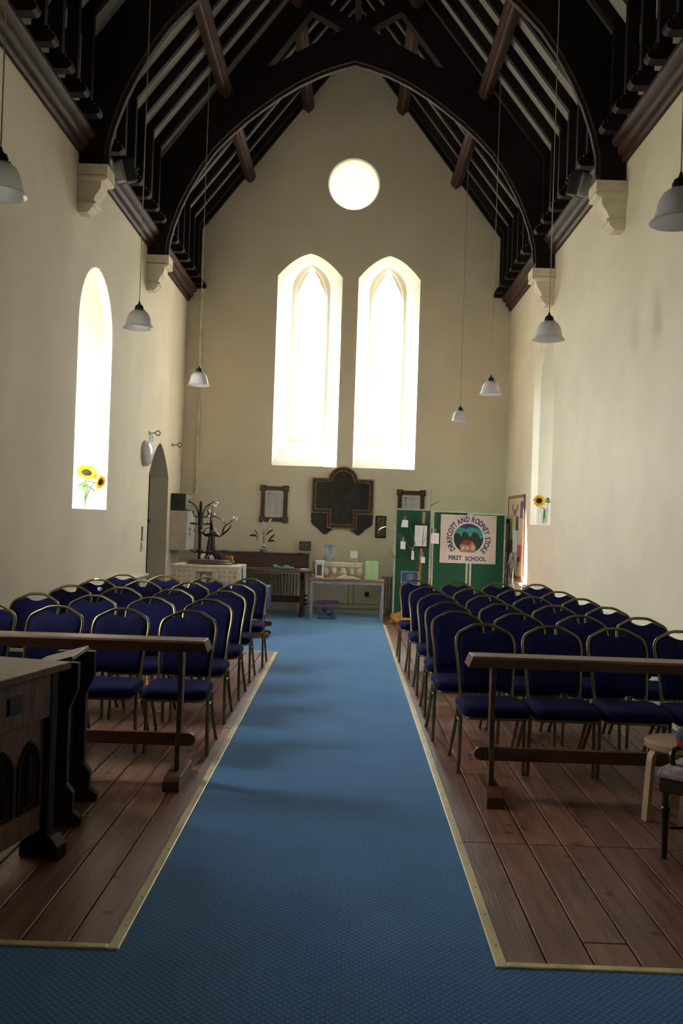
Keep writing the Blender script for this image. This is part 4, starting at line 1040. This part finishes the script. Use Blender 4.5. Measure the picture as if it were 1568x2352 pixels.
# blue cloth on a trestle table
BLUEC = mat('royal_blue_cloth', (.022, .050, .20), .7, var=.1)
t = thing('trestle_table', 'low wooden trestle with rounded foot ends in front of the stone chest', 'table', (-1.45, 12.55, 0))
MB().box(-.45, .36, -.02, .62, .62, .65).build('table_top', RAILW, t)
for yy in (.04, .56):
    for xx in (-.38, .28): MB().box(xx - .03, xx + .03, yy - .03, yy + .03, .06, .62).build('leg', RAILW, t)
for yy in (-.20, .10):
    pr = [(-.5, .0)] + [(.40 + .035 * math.cos(R(a)), .04 + .035 * math.sin(R(a))) for a in range(-60, 61, 20)] + [(-.5, .08)]
    MB().prism(pr, 'y', yy, yy + .06).build('foot', RAILW, t, bevel=.006)
pr = [(-.5, .11)] + [(.40 + .04 * math.cos(R(a)), .16 + .04 * math.sin(R(a))) for a in range(-60, 61, 20)] + [(-.5, .2)]
MB().prism(pr, 'y', .16, .20).build('stretcher', RAILW, t, bevel=.006)
t = thing('blue_tablecloth', 'royal blue cloth with a pale printed border over the trestle', 'tablecloth', (-1.45, 12.55, 0))
n = 14; mb = MB()
for (x0, y0, x1, y1) in ((-.46, -.035, .375, -.035), (.375, -.035, .375, .64)):
    for k in range(n):
        a0, a1 = k / n, (k + 1) / n; wv = lambda q: .008 * math.sin(q * 19)
        p0_ = (x0 + (x1 - x0) * a0 + (wv(a0) if x0 == x1 else 0), y0 + (y1 - y0) * a0 + (wv(a0) if y0 == y1 else 0)); p1_ = (x0 + (x1 - x0) * a1 + (wv(a1) if x0 == x1 else 0), y0 + (y1 - y0) * a1 + (wv(a1) if y0 == y1 else 0))
        mb.add([(*p0_, .38), (*p1_, .38), (*p1_, .66), (*p0_, .66)], [(0, 1, 2, 3)])
mb.build('hanging_skirt', BLUEC, t, smooth=True)
MB().box(-.46, .375, -.035, .64, .655, .662).build('cloth_top', BLUEC, t, bevel=.004)
MB().box(.05, .365, -.05, -.046, .30, .655).box(.05, .365, -.05, .05, .662, .665).build('printed_border', mat('blue_lace_print', (.10, .26, .42), .7, var=.7, scale=30, dark=(.02, .06, .15)), t)

# ------------------------------------------------------------------ long wooden bench, lilies, table and contents
BENW = mat('mahogany_bench', (.060, .022, .015), .38, var=.25, scale=5, stretch=(.7, 4, 4))
t = thing('long_bench', 'long dark wooden bench desk with ledge against the end wall', 'bench', (-2.2, 15.4, 0))
MB().box(0, 1.55, .0, .42, .79, 1.02).build('upright_box', BENW, t, bevel=.004)
MB().box(-.02, 1.57, -.02, .44, 1.02, 1.04).build('top_board', BENW, t, bevel=.005)
MB().box(-.1, 1.66, -.30, .06, .735, .768).build('ledge', mat('ledge_wood', (.15, .068, .030), .35, var=.2, scale=5, stretch=(.7, 4, 4)), t, bevel=.008)
for x in (.06, 1.43):
    MB().prism([(-.22, 0), (-.22, .05), (-.17, .09), (-.10, .12), (-.08, .3), (-.10, .6), (-.2, .735), (.38, .735), (.38, 0)], 'x', x, x + .07).build('end_support', BENW, t, bevel=.006)
MB().box(.13, 1.43, .0, .03, .22, .33).build('rail', BENW, t)
for x in (.10, 1.36): MB().box(x, x + .10, .0, .06, 1.04, 1.055).build('hinge_block', BLACKP, t)
for k, z in enumerate((.34, .27, .20)): MB().ball((1.53, -.02, z), (.03, .02, .02), 8, 5).build('carved_knop', BENW, t)
pc = ony(606, 1265, 15.6)
t = thing('lily_bowl', 'white stone bowl of artificial lilies with a chrome ball on the bench', 'flowers', (pc.x, 15.6, 1.04))
MB().lathe([(.03, 0), (.05, .01), (.085, .045), (.088, .055), (.07, .05), (.02, .04)], 20).build('bowl', mat('grey_stone_bowl', (.42, .42, .42), .6, var=.15, scale=20), t, smooth=True)
MB().ball((0, -.03, .105), .042, 18, 12).build('chrome_ball', mat('chrome', (.8, .8, .8), .06, metal=1, var=.0), t, smooth=True)
def lp3(u, v): q = ony(u, v, 15.6); return Vector((q.x - pc.x, 0, q.z - 1.04))
LILY = mat('lily_white', (.80, .80, .74), .5, trans=.2)
stm = MB(); tips = [((621, 1192), (618, 1208)), ((605, 1196), (606, 1212)), ((597, 1205), (600, 1218))]
for k, ((u, v), (u2, v2)) in enumerate(tips):
    b_ = lp3(u2, v2); stm.tube(smooth_path([(random.uniform(-.02, .02), 0, .05), lp3(604, 1235) + Vector((.01 * k, .01, 0)), b_], 4), .004, 6)
    tp = lp3(u, v); ax = (tp - b_); L = ax.length
    rings = []
    for q in range(6):
        tt = q / 5; r_ = .006 + .028 * tt ** 2.2 if k != 1 else .006 + .010 * math.sin(tt * 3.1); c_ = b_ + ax * tt
        rings.append([c_ + Vector((r_ * math.cos(2 * math.pi * j / 10), r_ * math.sin(2 * math.pi * j / 10), (.02 * math.cos(2 * math.pi * j / 10) * tt if k == 0 else 0))) for j in range(10)])
    MB().loft(rings, cap=False).build('lily', LILY, t, smooth=True)
stm.build('stems', STEM, t, smooth=True)
GL2 = mat('glossy_leaf', (.09, .15, .035), .35, var=.4, scale=14)
for (u0, v0, u1, v1, u2, v2) in ((598, 1258, 590, 1232, 572, 1230), (598, 1255, 594, 1230, 584, 1217), (609, 1255, 612, 1228, 628, 1216), (611, 1256, 617, 1240, 633, 1226), (611, 1256, 618, 1243, 631, 1242), (597, 1256, 589, 1238, 588, 1245)):
    a_, m_, b_ = lp3(u0, v0), lp3(u1, v1), lp3(u2, v2); m_.y = random.uniform(-.05, .05); b_.y = m_.y * 1.6
    path = smooth_path([a_, m_, b_], 5); vs = []
    for i, q in enumerate(path):
        tt = i / (len(path) - 1); w_ = .0025 if tt < .35 else .026 * math.sin(math.pi * (tt - .35) / .65 * .98 + .03) + .002
        vs += [q + Vector((0, -w_, w_ * .7)), q + Vector((0, w_, -w_ * .7))]
    MB().add(vs, [(2 * i, 2 * i + 1, 2 * i + 3, 2 * i + 2) for i in range(len(path) - 1)]).build('leaf', GL2, t, smooth=True, recalc=False)
q = ony(652, 1306, 15.3)
t = thing('verdigris_figure', 'small pale green reclining figure on the bench ledge', 'figurine', (q.x, 15.25, .768))
MB().tube(smooth_path([(-.17, 0, .045), (-.13, 0, .055), (-.08, 0, .035), (-.03, 0, .025), (.02, 0, .045), (.08, 0, .045), (.13, 0, .028), (.17, 0, .03)], 3), [.03, .036, .038, .034, .028, .026, .024, .022, .022, .026, .034, .036, .036, .034, .03, .028, .024, .022, .022, .026, .026, .02], 10).build('body', mat('verdigris', (.16, .32, .26), .7, var=.15, scale=16), t, smooth=True)
q = ony(698, 1311, 15.2)
t = thing('small_white_box', 'small flat white box on the end of the bench ledge', 'box', (q.x, 15.2, .768))
MB().box(-.06, .06, -.04, .04, 0, .035).build('body', PAPER, t, bevel=.003); MB().box(-.05, .05, -.041, -.04, .006, .024).build('label_strip', mat('lilac_label', (.25, .25, .42), .6), t)

TBW = mat('table_beech', (.27, .105, .055), .4, var=.15, scale=4, stretch=(.6, 4, 1)); TBM = mat('grey_tube', (.34, .37, .43), .4, metal=.3)
t = thing('folding_table', 'small table with grey metal legs and reddish top below the tablet', 'table', (.012, 14.78, 0))
MB().box(-.605, .605, 0, .60, .645, .668).build('table_top', TBW, t, bevel=.004)
MB().box(-.56, .56, .02, .045, .595, .645).box(-.56, .56, .555, .58, .595, .645).box(-.585, -.56, .02, .58, .595, .645).box(.56, .585, .02, .58, .595, .645).build('apron_frame', TBM, t)
for x in (-.575, .575):
    for y in (.03, .57): MB().box(x - .018, x + .018, y - .018, y + .018, .0, .60).build('leg', TBM, t, bevel=.004)
# storage box
t = thing('storage_box', 'clear plastic storage box with purple lid under the small table', 'storage box', (-.30, 15.10, 0))
CLP = glassy('clear_plastic', (.80, .82, .86), .80, .15)
def tap(z0, z1, a0, b0, a1, b1): return [[(-a0, -b0, z0), (a0, -b0, z0), (a0, b0, z0), (-a0, b0, z0)], [(-a1, -b1, z1), (a1, -b1, z1), (a1, b1, z1), (-a1, b1, z1)]]
MB().loft(tap(0, .255, .155, .12, .175, .14)).build('tub', CLP, t, bevel=.01)
MB().loft(tap(.255, .29, .19, .155, .185, .15)).build('lid', mat('purple_plastic', (.10, .05, .20), .35), t, bevel=.008)
MB().box(-.05, .05, -.162, -.15, .255, .285).build('lid_clip', mat('magenta_plastic', (.35, .02, .12), .35), t, bevel=.004)
random.seed(11)
for k in range(9):
    cm = mat('craft_%d' % (k % 4), ((.08, .3, .35), (.5, .5, .48), (.45, .18, .04), (.06, .06, .08))[k % 4], .6)
    mm = Matrix.Translation((random.uniform(-.10, .10), random.uniform(-.07, .07), random.uniform(.05, .17))) @ Euler((random.uniform(-1, 1), random.uniform(-1, 1), random.uniform(0, 3))).to_matrix().to_4x4()
    MB().box(-.05, .05, -.03, .03, -.004, .02, mm).build('craft_piece', cm, t)
# stone shelf fragment with carved heads
t = thing('carved_stone_shelf', 'cream stone shelf fragment with a row of carved heads on the table', 'carving', (0, 15.22, .668))
a_, b_ = ony(741, 1294, 15.22), ony(833, 1297, 15.22)
MB().box(a_.x, b_.x, -.10, .13, .185, .255).build('shelf_slab', CHS, t, bevel=.008)
MB().box(a_.x + .02, b_.x - .02, -.06, .12, .0, .185).build('core', CHS, t)
L = b_.x - a_.x
for k in range(5):
    x = a_.x + L * (.06 + .22 * k); r_ = .07 if k % 2 == 0 else .048
    MB().ball((x, -.075, .10 + (.0 if k % 2 == 0 else .02)), (r_, .05, .085 if k % 2 == 0 else .07), 12, 8).ball((x, -.115, .09), (.018, .02, .03), 8, 5).ball((x - .02, -.11, .12), (.012, .014, .012), 6, 4).ball((x + .02, -.11, .12), (.012, .014, .012), 6, 4).build('carved_head', CHS, t, smooth=True)
def card(name, lab, cat, u0, v0, u1, v1, Y, m, lean=12, th=.006, zb=None):
    a_, b_ = ony(u0, v1, Y), ony(u1, v0, Y)
    z0 = a_.z if zb is None else zb
    t = thing(name, lab, cat, ((a_.x + b_.x) / 2, Y, z0))
    hw_ = (b_.x - a_.x) / 2; h_ = (b_.z - z0) / math.cos(R(lean)); mx = Matrix.Rotation(R(-lean), 4, 'X')
    MB().box(-hw_, hw_, 0, th, 0, h_, mx).build('sheet', m, t)
    return t, hw_, h_, mx
shelf_z = .668 + .255
t, hw_, h_, mx = card('picture_card', 'glossy blue and white picture card leaning above the stone shelf', 'card', 742, 1252, 770, 1291, 15.28, mat('glossy_card', (.42, .52, .58), .12, var=.3, scale=5), zb=shelf_z)
q = MB(); random.seed(2)
for k in range(7): q.tube([mx @ Vector((random.uniform(-hw_, hw_) * .8, -.001, random.uniform(.05, 1) * h_)), mx @ Vector((random.uniform(-hw_, hw_) * .8, -.001, random.uniform(.05, 1) * h_))], .004, 5)
q.build('printed_branches', GREYINK, t)
t, hw_, h_, mx = card('folded_card', 'small folded white card standing on the stone shelf', 'card', 804, 1266, 821, 1292, 15.26, PAPER, 8, zb=shelf_z)
MB().box(-hw_, hw_, -.02, -.004, 0, h_ * .4, mx).build('pocket', mat('silver_foil', (.7, .7, .7), .25, metal=.5), t)
t, hw_, h_, mx = card('green_folder', 'pale green folder standing at the end of the small table', 'folder', 838, 1289, 869, 1331, 15.05, mat('mint_card', (.36, .62, .33), .55, var=.04), 6, .02, zb=.668)
q = MB()
for k in range(4): q.box(-.03 + .01 * k, .04, -.002, -.0005, h_ * (.8 - .2 * (k > 1)) - .02 * k, h_ * (.8 - .2 * (k > 1)) - .02 * k + .004, mx)
o = q.build('title_lines', GREYINK, t); o['kind'] = 'stuff'
a_ = ony(733, 1330, 15.0)
t = thing('photo_lantern', 'white standing frame with a grey screen on the small table', 'display frame', (a_.x, 14.98, .668), R(-14))
MB().box(-.068, .068, -.03, .04, .0, .02).build('base', WHITEP, t, bevel=.006)
MB().ring([(-.06, .02), (.06, .02), (.06, .26), (-.06, .26)], [(-.042, .045), (.042, .045), (.042, .22), (-.042, .22)], 'y', -.02, .03).build('frame', WHITEP, t, bevel=.004)
MB().box(-.044, .044, -.008, .02, .04, .225).build('screen', mat('grey_screen', (.10, .10, .11), .2), t)
MB().prism([(-.075, .26), (.075, .26), (.07, .29), (-.07, .29)], 'y', -.03, .04).build('top_cap', WHITEP, t, bevel=.004)
MB().tube(smooth_path([(-.075, 0, .27), (-.11, 0, .25), (-.10, 0, .14), (-.08, 0, .06)], 4), .007, 6).build('carry_strap', BLACKP, t, smooth=True)
q = ony(800, 1327, 14.93)
t = thing('open_book', 'thick open book with cream pages lying on the small table', 'book', (q.x, 14.94, .668), R(4))
def page(s, n=8):
    top = [(s * .19 * k / n, .035 + (.035 if s < 0 else .012) * math.sin(math.pi * (k / n) ** .7) * (1 - .3 * k / n) - .022 * k / n) for k in range(n + 1)]
    return [(0, .006)] + [(s * .19, .006)][:0] + top + [(s * .19, .006)]
for s in (-1, 1): MB().prism(page(s), 'y', -.11, .11).build('pages', mat('cream_pages', (.62, .56, .44), .7, var=.12, scale=40, stretch=(1, 1, 20)), t)
MB().box(-.2, .2, -.12, .12, 0, .008).build('cover', mat('book_cover', (.12, .05, .03), .5), t, bevel=.002)
MB().box(-.08, .08, -.05, .05, 0, .003).build('note_sheet', mat('pale_green_note', (.45, .55, .38), .6), thing('note_sheet', 'pale green note lying between the lantern and the open book', 'paper', (a_.x + .14, 14.9, .668), R(10)))

# ------------------------------------------------------------------ green display boards and what hangs on them
GRN = mat('green_felt', (.010, .085, .042), .9, var=.1, scale=120, bump=.15, bscale=200); ALU = mat('aluminium_edge', (.62, .63, .64), .35, metal=.5)
YD = 15.2
t = thing('display_boards', 'row of three tall green felt display boards with aluminium edges', 'display board', (0, YD, 0))
for x0, x1, z1 in ((.771, 1.376, 1.852), (1.393, 1.988, 1.834), (2.026, 2.603, 1.815)):
    pn = MB().box(x0 + .02, x1 - .02, .006, .03, .05, z1 - .018).build('felt_panel', GRN, t)
    MB().box(x0, x0 + .026, 0, .036, .03, z1).build('edge_strip', ALU, pn); MB().box(x1 - .026, x1, 0, .036, .03, z1).build('edge_strip', ALU, pn)
    MB().box(x0 + .026, x1 - .026, 0, .036, z1 - .024, z1).build('edge_strip', ALU, pn); MB().box(x0 + .026, x1 - .026, 0, .036, .03, .054).build('edge_strip', ALU, pn)
for z in (.3, 1.5):
    for x in (1.384, 2.007): MB().box(x - .02, x + .02, .036, .044, z - .05, z + .05).build('hinge', BLACKP, t)
for x in (.80, 2.57): MB().box(x - .03, x + .03, -.12, .16, 0, .03).build('foot', BLACKP, t, bevel=.005)
# banner
NAVY = mat('banner_navy', (.035, .035, .17), .7)
t = thing('school_banner', 'square cream school banner with a round house emblem on the green boards', 'banner', (1.985, YD - .012, 1.38))
hw_, hh_ = .46, .40
MB().box(-hw_, hw_, -.004, .006, -hh_, hh_).build('cloth', mat('banner_cream', (.62, .56, .50), .85, var=.05, scale=3), t)
kk = .92 / 915
def em(pts): return [((x - 535) * kk, (490 - y) * kk) for x, y in pts]
ccx, ccz, rad = 5 * kk, 14 * kk, .243
cut = -(705 - 476) * kk + ccz
def disc_pts(a0, a1, n=30): return [(ccx + rad * math.cos(R(a0 + (a1 - a0) * i / n)), ccz + rad * math.sin(R(a0 + (a1 - a0) * i / n))) for i in range(n + 1)]
ac = math.degrees(math.asin((cut - ccz) / rad))
MB().prism(disc_pts(ac, 180 - ac, 44), 'y', -.006, -.004).build('emblem_trees', mat('banner_dark_green', (.012, .030, .026), .8), t)
tree = em([(300, 405), (350, 393), (385, 402), (415, 440), (432, 455), (430, 400), (445, 382), (470, 370), (500, 372), (525, 388), (535, 425), (560, 445), (588, 432), (598, 388), (630, 365), (672, 385), (700, 405), (716, 435), (728, 473), (745, 475), (772, 458)])
up_ = disc_pts(4, 162, 24)
MB().prism(tree + up_, 'y', -.0075, -.006).build('emblem_hills', mat('banner_teal', (.035, .25, .25), .8), t)
sky_ = em([(392, 302), (430, 300), (465, 312), (490, 327), (520, 308), (560, 296), (610, 297), (660, 306), (712, 324)])
MB().prism(sky_ + disc_pts(39, 129, 20), 'y', -.009, -.0075).build('emblem_sky', NAVY, t)
MB().prism(em([(405, 572), (550, 585), (607, 525), (665, 600), (660, 703), (405, 703)]), 'y', -.009, -.0075).build('emblem_house', mat('banner_pink', (.36, .17, .13), .8), t)
MB().prism(em([(408, 575), (452, 503), (605, 508), (662, 592), (655, 598), (608, 530), (552, 590)]), 'y', -.0105, -.009).build('emblem_roof', mat('banner_red', (.20, .035, .022), .8), t)
for pts in ([(432, 610), (478, 610), (478, 662), (432, 662)], [(503, 610), (548, 612), (548, 663), (503, 662)], [(585, 663), (585, 620), (597, 597), (612, 590), (627, 600), (636, 622), (636, 664)]):
    MB().prism(em(pts), 'y', -.0105, -.009).build('emblem_window', mat('banner_beige', (.48, .42, .34), .8), t)
ang = dict(zip(range(8), (216, 204.5, 193, 181.5, 170, 158.5, 147.5, 136.5)))
seq = list(zip('DRAYCOTT', (215, 203, 191.5, 181, 170, 157.5, 146.5, 137))) + list(zip('AND', (121.5, 108.5, 94.6))) + list(zip('RODNEY', (76.9, 64, 51.5, 39.5, 28.5, 18.5))) + list(zip('STOKE', (1.8, -8.5, -19, -30.5, -41)))
ml = []
for ch_, a in seq:
    m2 = Matrix.Translation((ccx + 0.276 * math.cos(R(a)), -.0055, ccz + .276 * math.sin(R(a)))) @ UPRIGHT @ Matrix.Rotation(R(a - 90), 4, 'Z') @ Matrix.Diagonal((.84, 1.12, 1, 1))
    ml.append((ch_, m2))
text_mesh('', .108, NAVY, 'arched_lettering', t, ml, bold=.0035)
text_mesh('', .098, NAVY, 'straight_lettering', t, [('FIRST', Matrix.Translation((-.205, -.0055, -.345)) @ UPRIGHT @ Matrix.Diagonal((.95, 1, 1, 1))), ('SCHOOL', Matrix.Translation((.13, -.0055, -.352)) @ UPRIGHT @ Matrix.Diagonal((.86, 1, 1, 1)))], bold=.003)
for x in (-.40, -.06, .06, .40): MB().lathe([(.006, 0), (.006, .004)], 8).build('drawing_pin', BLACKP, t, loc=(x, -.004, hh_ - .02)).rotation_euler = (R(90), 0, 0)

# batten and twig branch with tags in front of the boards
t = thing('twig_tree', 'wooden batten with bare twigs standing before the first green board', 'twig tree', (0, 0, 0))
YW = 15.08
def tw(u, v, Y=YW): return ony(u, v, Y)
# crop coordinates of the boards picture: origin (860,1080), scale .2551
def cb2(a, b, Y=YW): return ony(860 + a * .2551, 1080 + b * .2551, Y)
a_, b_ = cb2(447, 378), cb2(400, 985)
foot = b_ + (b_ - a_) * ((b_.z - .003) / (a_.z - b_.z))
d_ = (a_ - foot); L = d_.length; zax = d_.normalized(); xax = Vector((1, 0, 0)); xax = (xax - zax * xax.dot(zax)).normalized(); yax = zax.cross(xax)
mm = Matrix((xax, yax, zax)).transposed().to_4x4(); mm.translation = foot
MB().box(-.022, .022, -.012, .012, 0, L, mm).build('batten', mat('bare_pine', (.42, .22, .10), .6, var=.2, scale=6, stretch=(4, 4, .6)), t)
MB().lathe([(.10, 0), (.10, .015), (.03, .02), (.03, .04)], 20, (foot.x, foot.y - .0, 0)).build('base_disc', BLACKP, t)
TWG = mat('dry_twig', (.13, .085, .065), .7, var=.3, scale=30)
tws = [[(400, 905), (330, 720), (240, 620), (110, 510), (30, 550)], [(405, 830), (360, 640), (300, 470), (255, 350)], [(430, 650), (450, 480), (480, 400), (505, 300), (515, 160)], [(420, 700), (460, 620), (560, 530), (600, 512)], [(430, 500), (420, 380), (430, 280), (445, 220)], [(400, 915), (340, 830), (200, 800), (140, 750)], [(470, 890), (520, 860)], [(180, 790), (140, 700), (170, 640)], [(500, 320), (560, 290), (610, 265)], [(405, 870), (440, 760), (470, 640), (465, 560)], [(330, 720), (250, 590), (200, 560), (170, 490)], [(395, 960), (300, 900), (310, 870)]]
for pts in tws:
    P_ = smooth_path([cb2(a, b, YW - random.uniform(0, .14)) for a, b in pts], 4); n_ = len(P_)
    MB().tube(P_, [.006 - .0045 * i / (n_ - 1) for i in range(n_)], 6).build('twig', TWG, t, smooth=True)
MB().tube(smooth_path([cb2(30, 553, YW - .05), cb2(60, 522, YW - .05), cb2(100, 508, YW - .05)], 4), .003, 6).build('silver_twig_tip', SILV, t, smooth=True)
for i, (a, b, w_, h_, sh) in enumerate(((270, 480, .058, .06, 1), (255, 675, .04, .065, 0), (343, 765, .02, .075, 0), (435, 808, .034, .05, 0), (543, 612, .065, .09, 0))):
    c_ = cb2(a, b, YW - .10)
    q = thing('paper_tag', ['four-sided white paper tag with slanted sides hung nearest the board top', 'upright white paper tag hung over the blue poster by the board edge', 'thin sliver of white paper hung edge-on from a twig beside the batten', 'smallest white paper tag hung on the batten below the clipboard', 'largest white paper tag hung across the seam of two green boards'][i], 'paper tag', (c_.x, c_.y, c_.z), R(random.uniform(-6, 6)), 'white paper tags on the twig tree')
    k_ = .6 if sh else 1
    MB().prism([(-w_, -h_ * .95), (w_, -h_ * 1.02), (w_ * (1 if not sh else .95), h_ * .9), (-w_ * k_, h_)], 'y', -.0015, .0015).build('sheet', PAPER, q)
    MB().tube(smooth_path([(-.004, 0, h_), (-.012, 0, h_ + .04), (.004, 0, h_ + .065), (.008, 0, h_ + .03), (.002, 0, h_)], 3), .002, 5).build('loop', PAPER, q)
c_ = cb2(425, 592, YW - .06)
q = thing('clipboard', 'white sheet on a black clipboard hung on the batten', 'clipboard', (c_.x, YW - .03, c_.z))
MB().box(-.155, .155, -.008, 0, -.27, .27, Matrix.Scale(.75, 4)).build('backing', BLACKP, q, bevel=.004)
MB().box(-.115, .085, -.010, -.008, -.17, .17).build('sheet', PAPER, q); li = MB(); random.seed(4)
for k in range(9): li.box(-.06, -.06 + random.uniform(.05, .1), -.0112, -.010, .13 - .03 * k, .134 - .03 * k)
o = li.build('text_lines', GREYINK, q); o['kind'] = 'stuff'
a_, b_ = cb2(236, 1028, YD - .01), cb2(393, 915, YD - .01)
q = thing('blue_poster', 'blue poster with a round house emblem on the first green board', 'poster', ((a_.x + b_.x) / 2, YD - .003, (a_.z + b_.z) / 2))
hx, hz = (b_.x - a_.x) / 2, (b_.z - a_.z) / 2
MB().box(-hx, hx, -.003, 0, -hz, hz).build('white_border', PAPER, q); MB().box(-hx + .006, hx - .006, -.004, -.003, -hz + .006, hz - .006).build('blue_field', mat('poster_blue', (.035, .075, .33), .5), q)
MB().prism([(.01 + .055 * math.cos(2 * math.pi * i / 24), .02 + .055 * math.sin(2 * math.pi * i / 24)) for i in range(24)], 'y', -.005, -.004).build('emblem_disc', mat('emblem_green', (.12, .28, .20), .6), q)
MB().prism([(-.03, 0), (.05, 0), (.05, .035), (.03, .05), (-.025, .05)], 'y', -.006, -.005).build('emblem_house', mat('emblem_brown', (.25, .16, .12), .6), q)
li = MB()
for k in range(12): li.box(-hx + .02 + .014 * k, -hx + .03 + .014 * k, -.005, -.004, -hz + .03, -hz + .036)
o = li.build('lettering', PAPER, q); o['kind'] = 'stuff'
c_ = onz(925, 1428)
q = thing('cloth_bundle', 'crumpled yellow cloth bundle on the floor before the green boards', 'cloth', (c_.x - .02, c_.y - .2, 0))
mb = MB(); random.seed(9); n = 12
vs = []; 
for i in range(9):
    a = math.pi / 2 * i / 8
    for j in range(n * 2):
        b = math.pi * j / n; r_ = 1 + .22 * math.sin(3 * b + i) + random.uniform(-.12, .12)
        vs.append((.22 * math.cos(a) * math.cos(b) * r_, .14 * math.cos(a) * math.sin(b) * r_, .15 * math.sin(a) * r_ if i else 0))
m_ = n * 2
mb.add(vs, [(i * m_ + j, i * m_ + (j + 1) % m_, (i + 1) * m_ + (j + 1) % m_, (i + 1) * m_ + j) for i in range(8) for j in range(m_)])
mb.build('folds', mat('ochre_cloth', (.45, .25, .05), .8, var=.25, scale=14), q, smooth=True)

# black folded screen and pinboard by the right wall
q = thing('black_screen', 'tall black folded screen between the boards and the pinboard', 'screen', (2.655, 15.45, 0))
MB().box(-.05, .05, -.02, .02, 0, 1.74).build('panel', BLACKP, q); MB().box(.0, .045, .04, .07, 0, 1.70).build('panel', BLACKP, q)
MB().box(-.03, .03, -.022, -.02, 1.22, 1.66).build('grey_card', mat('grey_card', (.28, .28, .28), .6), q); MB().box(-.04, .03, -.024, -.02, .82, 1.2).build('pale_card', mat('pale_grey_card', (.40, .41, .42), .6), q)
q = thing('pinboard', 'wooden framed pinboard covered in papers on the side wall', 'pinboard', (XR, 0, 0))
y0, y1, z0, z1 = 14.33, 15.70, .80, 2.105
PINW = mat('pine_frame', (.30, .12, .05), .45, var=.15)
MB().box(-.018, 0, y0, y1, z0, z1).build('cork', mat('cream_board', (.62, .55, .38), .8, var=.05), q)
for a in ((-.03, 0, y0 - .02, y0 + .025, z0, z1), (-.03, 0, y1 - .025, y1 + .02, z0, z1), (-.03, 0, y0, y1, z1 - .025, z1 + .02), (-.03, 0, y0, y1, z0 - .02, z0 + .025)): MB().box(*a).build('frame_rail', PINW, q, bevel=.004)
cols_ = {'white': PAPER, 'red': mat('red_paper', (.50, .09, .10), .6), 'blue': mat('blue_paper', (.08, .14, .33), .6), 'yellow': mat('lime_paper', (.50, .50, .20), .6), 'dark': mat('dark_photo', (.05, .06, .08), .4), 'cream': mat('cream_paper', (.66, .58, .40), .7)}
pp = [(14.42, 14.62, 1.75, 2.02, 'blue', 'blue printed notice in the upper corner of the pinboard'), (14.40, 14.66, 1.40, 1.70, 'cream', 'cream typed list pinned under the blue notice'), (14.46, 14.80, 1.06, 1.33, 'red', 'red sheet pinned low on the pinboard'), (14.76, 14.98, 1.55, 1.78, 'dark', 'dark photograph pinned mid pinboard'), (14.80, 15.22, 1.20, 1.56, 'white', 'large white notice pinned mid pinboard'), (15.25, 15.55, 1.45, 1.80, 'yellow', 'lime green sheet pinned at the far side of the pinboard'), (15.24, 15.54, 1.12, 1.40, 'dark', 'dark blue-black sheet pinned below the lime sheet'), (15.1, 15.6, .92, 1.08, 'white', 'white strip notice at the bottom of the pinboard')]
for a, b, c, d, k, lab in pp:
    o = thing('pinned_paper', lab, 'paper', (XR - .0195, (a + b) / 2, (c + d) / 2), 0, 'papers on the pinboard')
    MB().box(-.002, 0, -(b - a) / 2, (b - a) / 2, -(d - c) / 2, (d - c) / 2).build('sheet', cols_[k], o)
for k, (yy, zz) in enumerate(((15.30, 1.93), (15.18, 1.86), (15.08, 1.83), (14.98, 1.86), (14.86, 1.93))):
    o = thing('red_bunting_flag', 'small red paper pennant on the pinboard, %s from its far end' % ORD[k], 'bunting', (XR - .022, yy, zz), 0, 'red bunting on the pinboard')
    MB().prism([(-.04, .05), (.04, .05), (.025, -.06), (-.02, -.05)], 'x', -.002, 0).build('flag', cols_['red'], o)
for k, (yy, zz, tilt) in enumerate(((14.55, .98, -14), (14.72, 1.0, 12), (14.95, .98, -8), (15.12, 1.0, 10))):
    o = thing('hanging_papers', ['sheaf of white papers clipped to the pinboard foot, nearest its frame edge', 'pale blue sheaf of papers clipped to the pinboard foot', 'drooping white leaflet clipped at the pinboard foot', 'curled white leaflet clipped at the far foot of the pinboard'][k], 'papers', (XR - .035, yy, zz))
    o.rotation_euler = (R(tilt), 0, 0)
    mb = MB(); vs = []
    for i in range(7):
        tt = i / 6
        for sgn in (-1, 1): vs.append((-.02 - .09 * math.sin(tt * 2.2) * (1 if sgn < 0 else .6), sgn * (.09 - .05 * tt), .18 - .52 * tt))
    mb.add(vs, [(2 * i, 2 * i + 1, 2 * i + 3, 2 * i + 2) for i in range(6)]); mb.build('sheaf', mat('pale_blue_sheaf', (.45, .50, .60), .6) if k == 1 else PAPER, o, smooth=True, recalc=False)
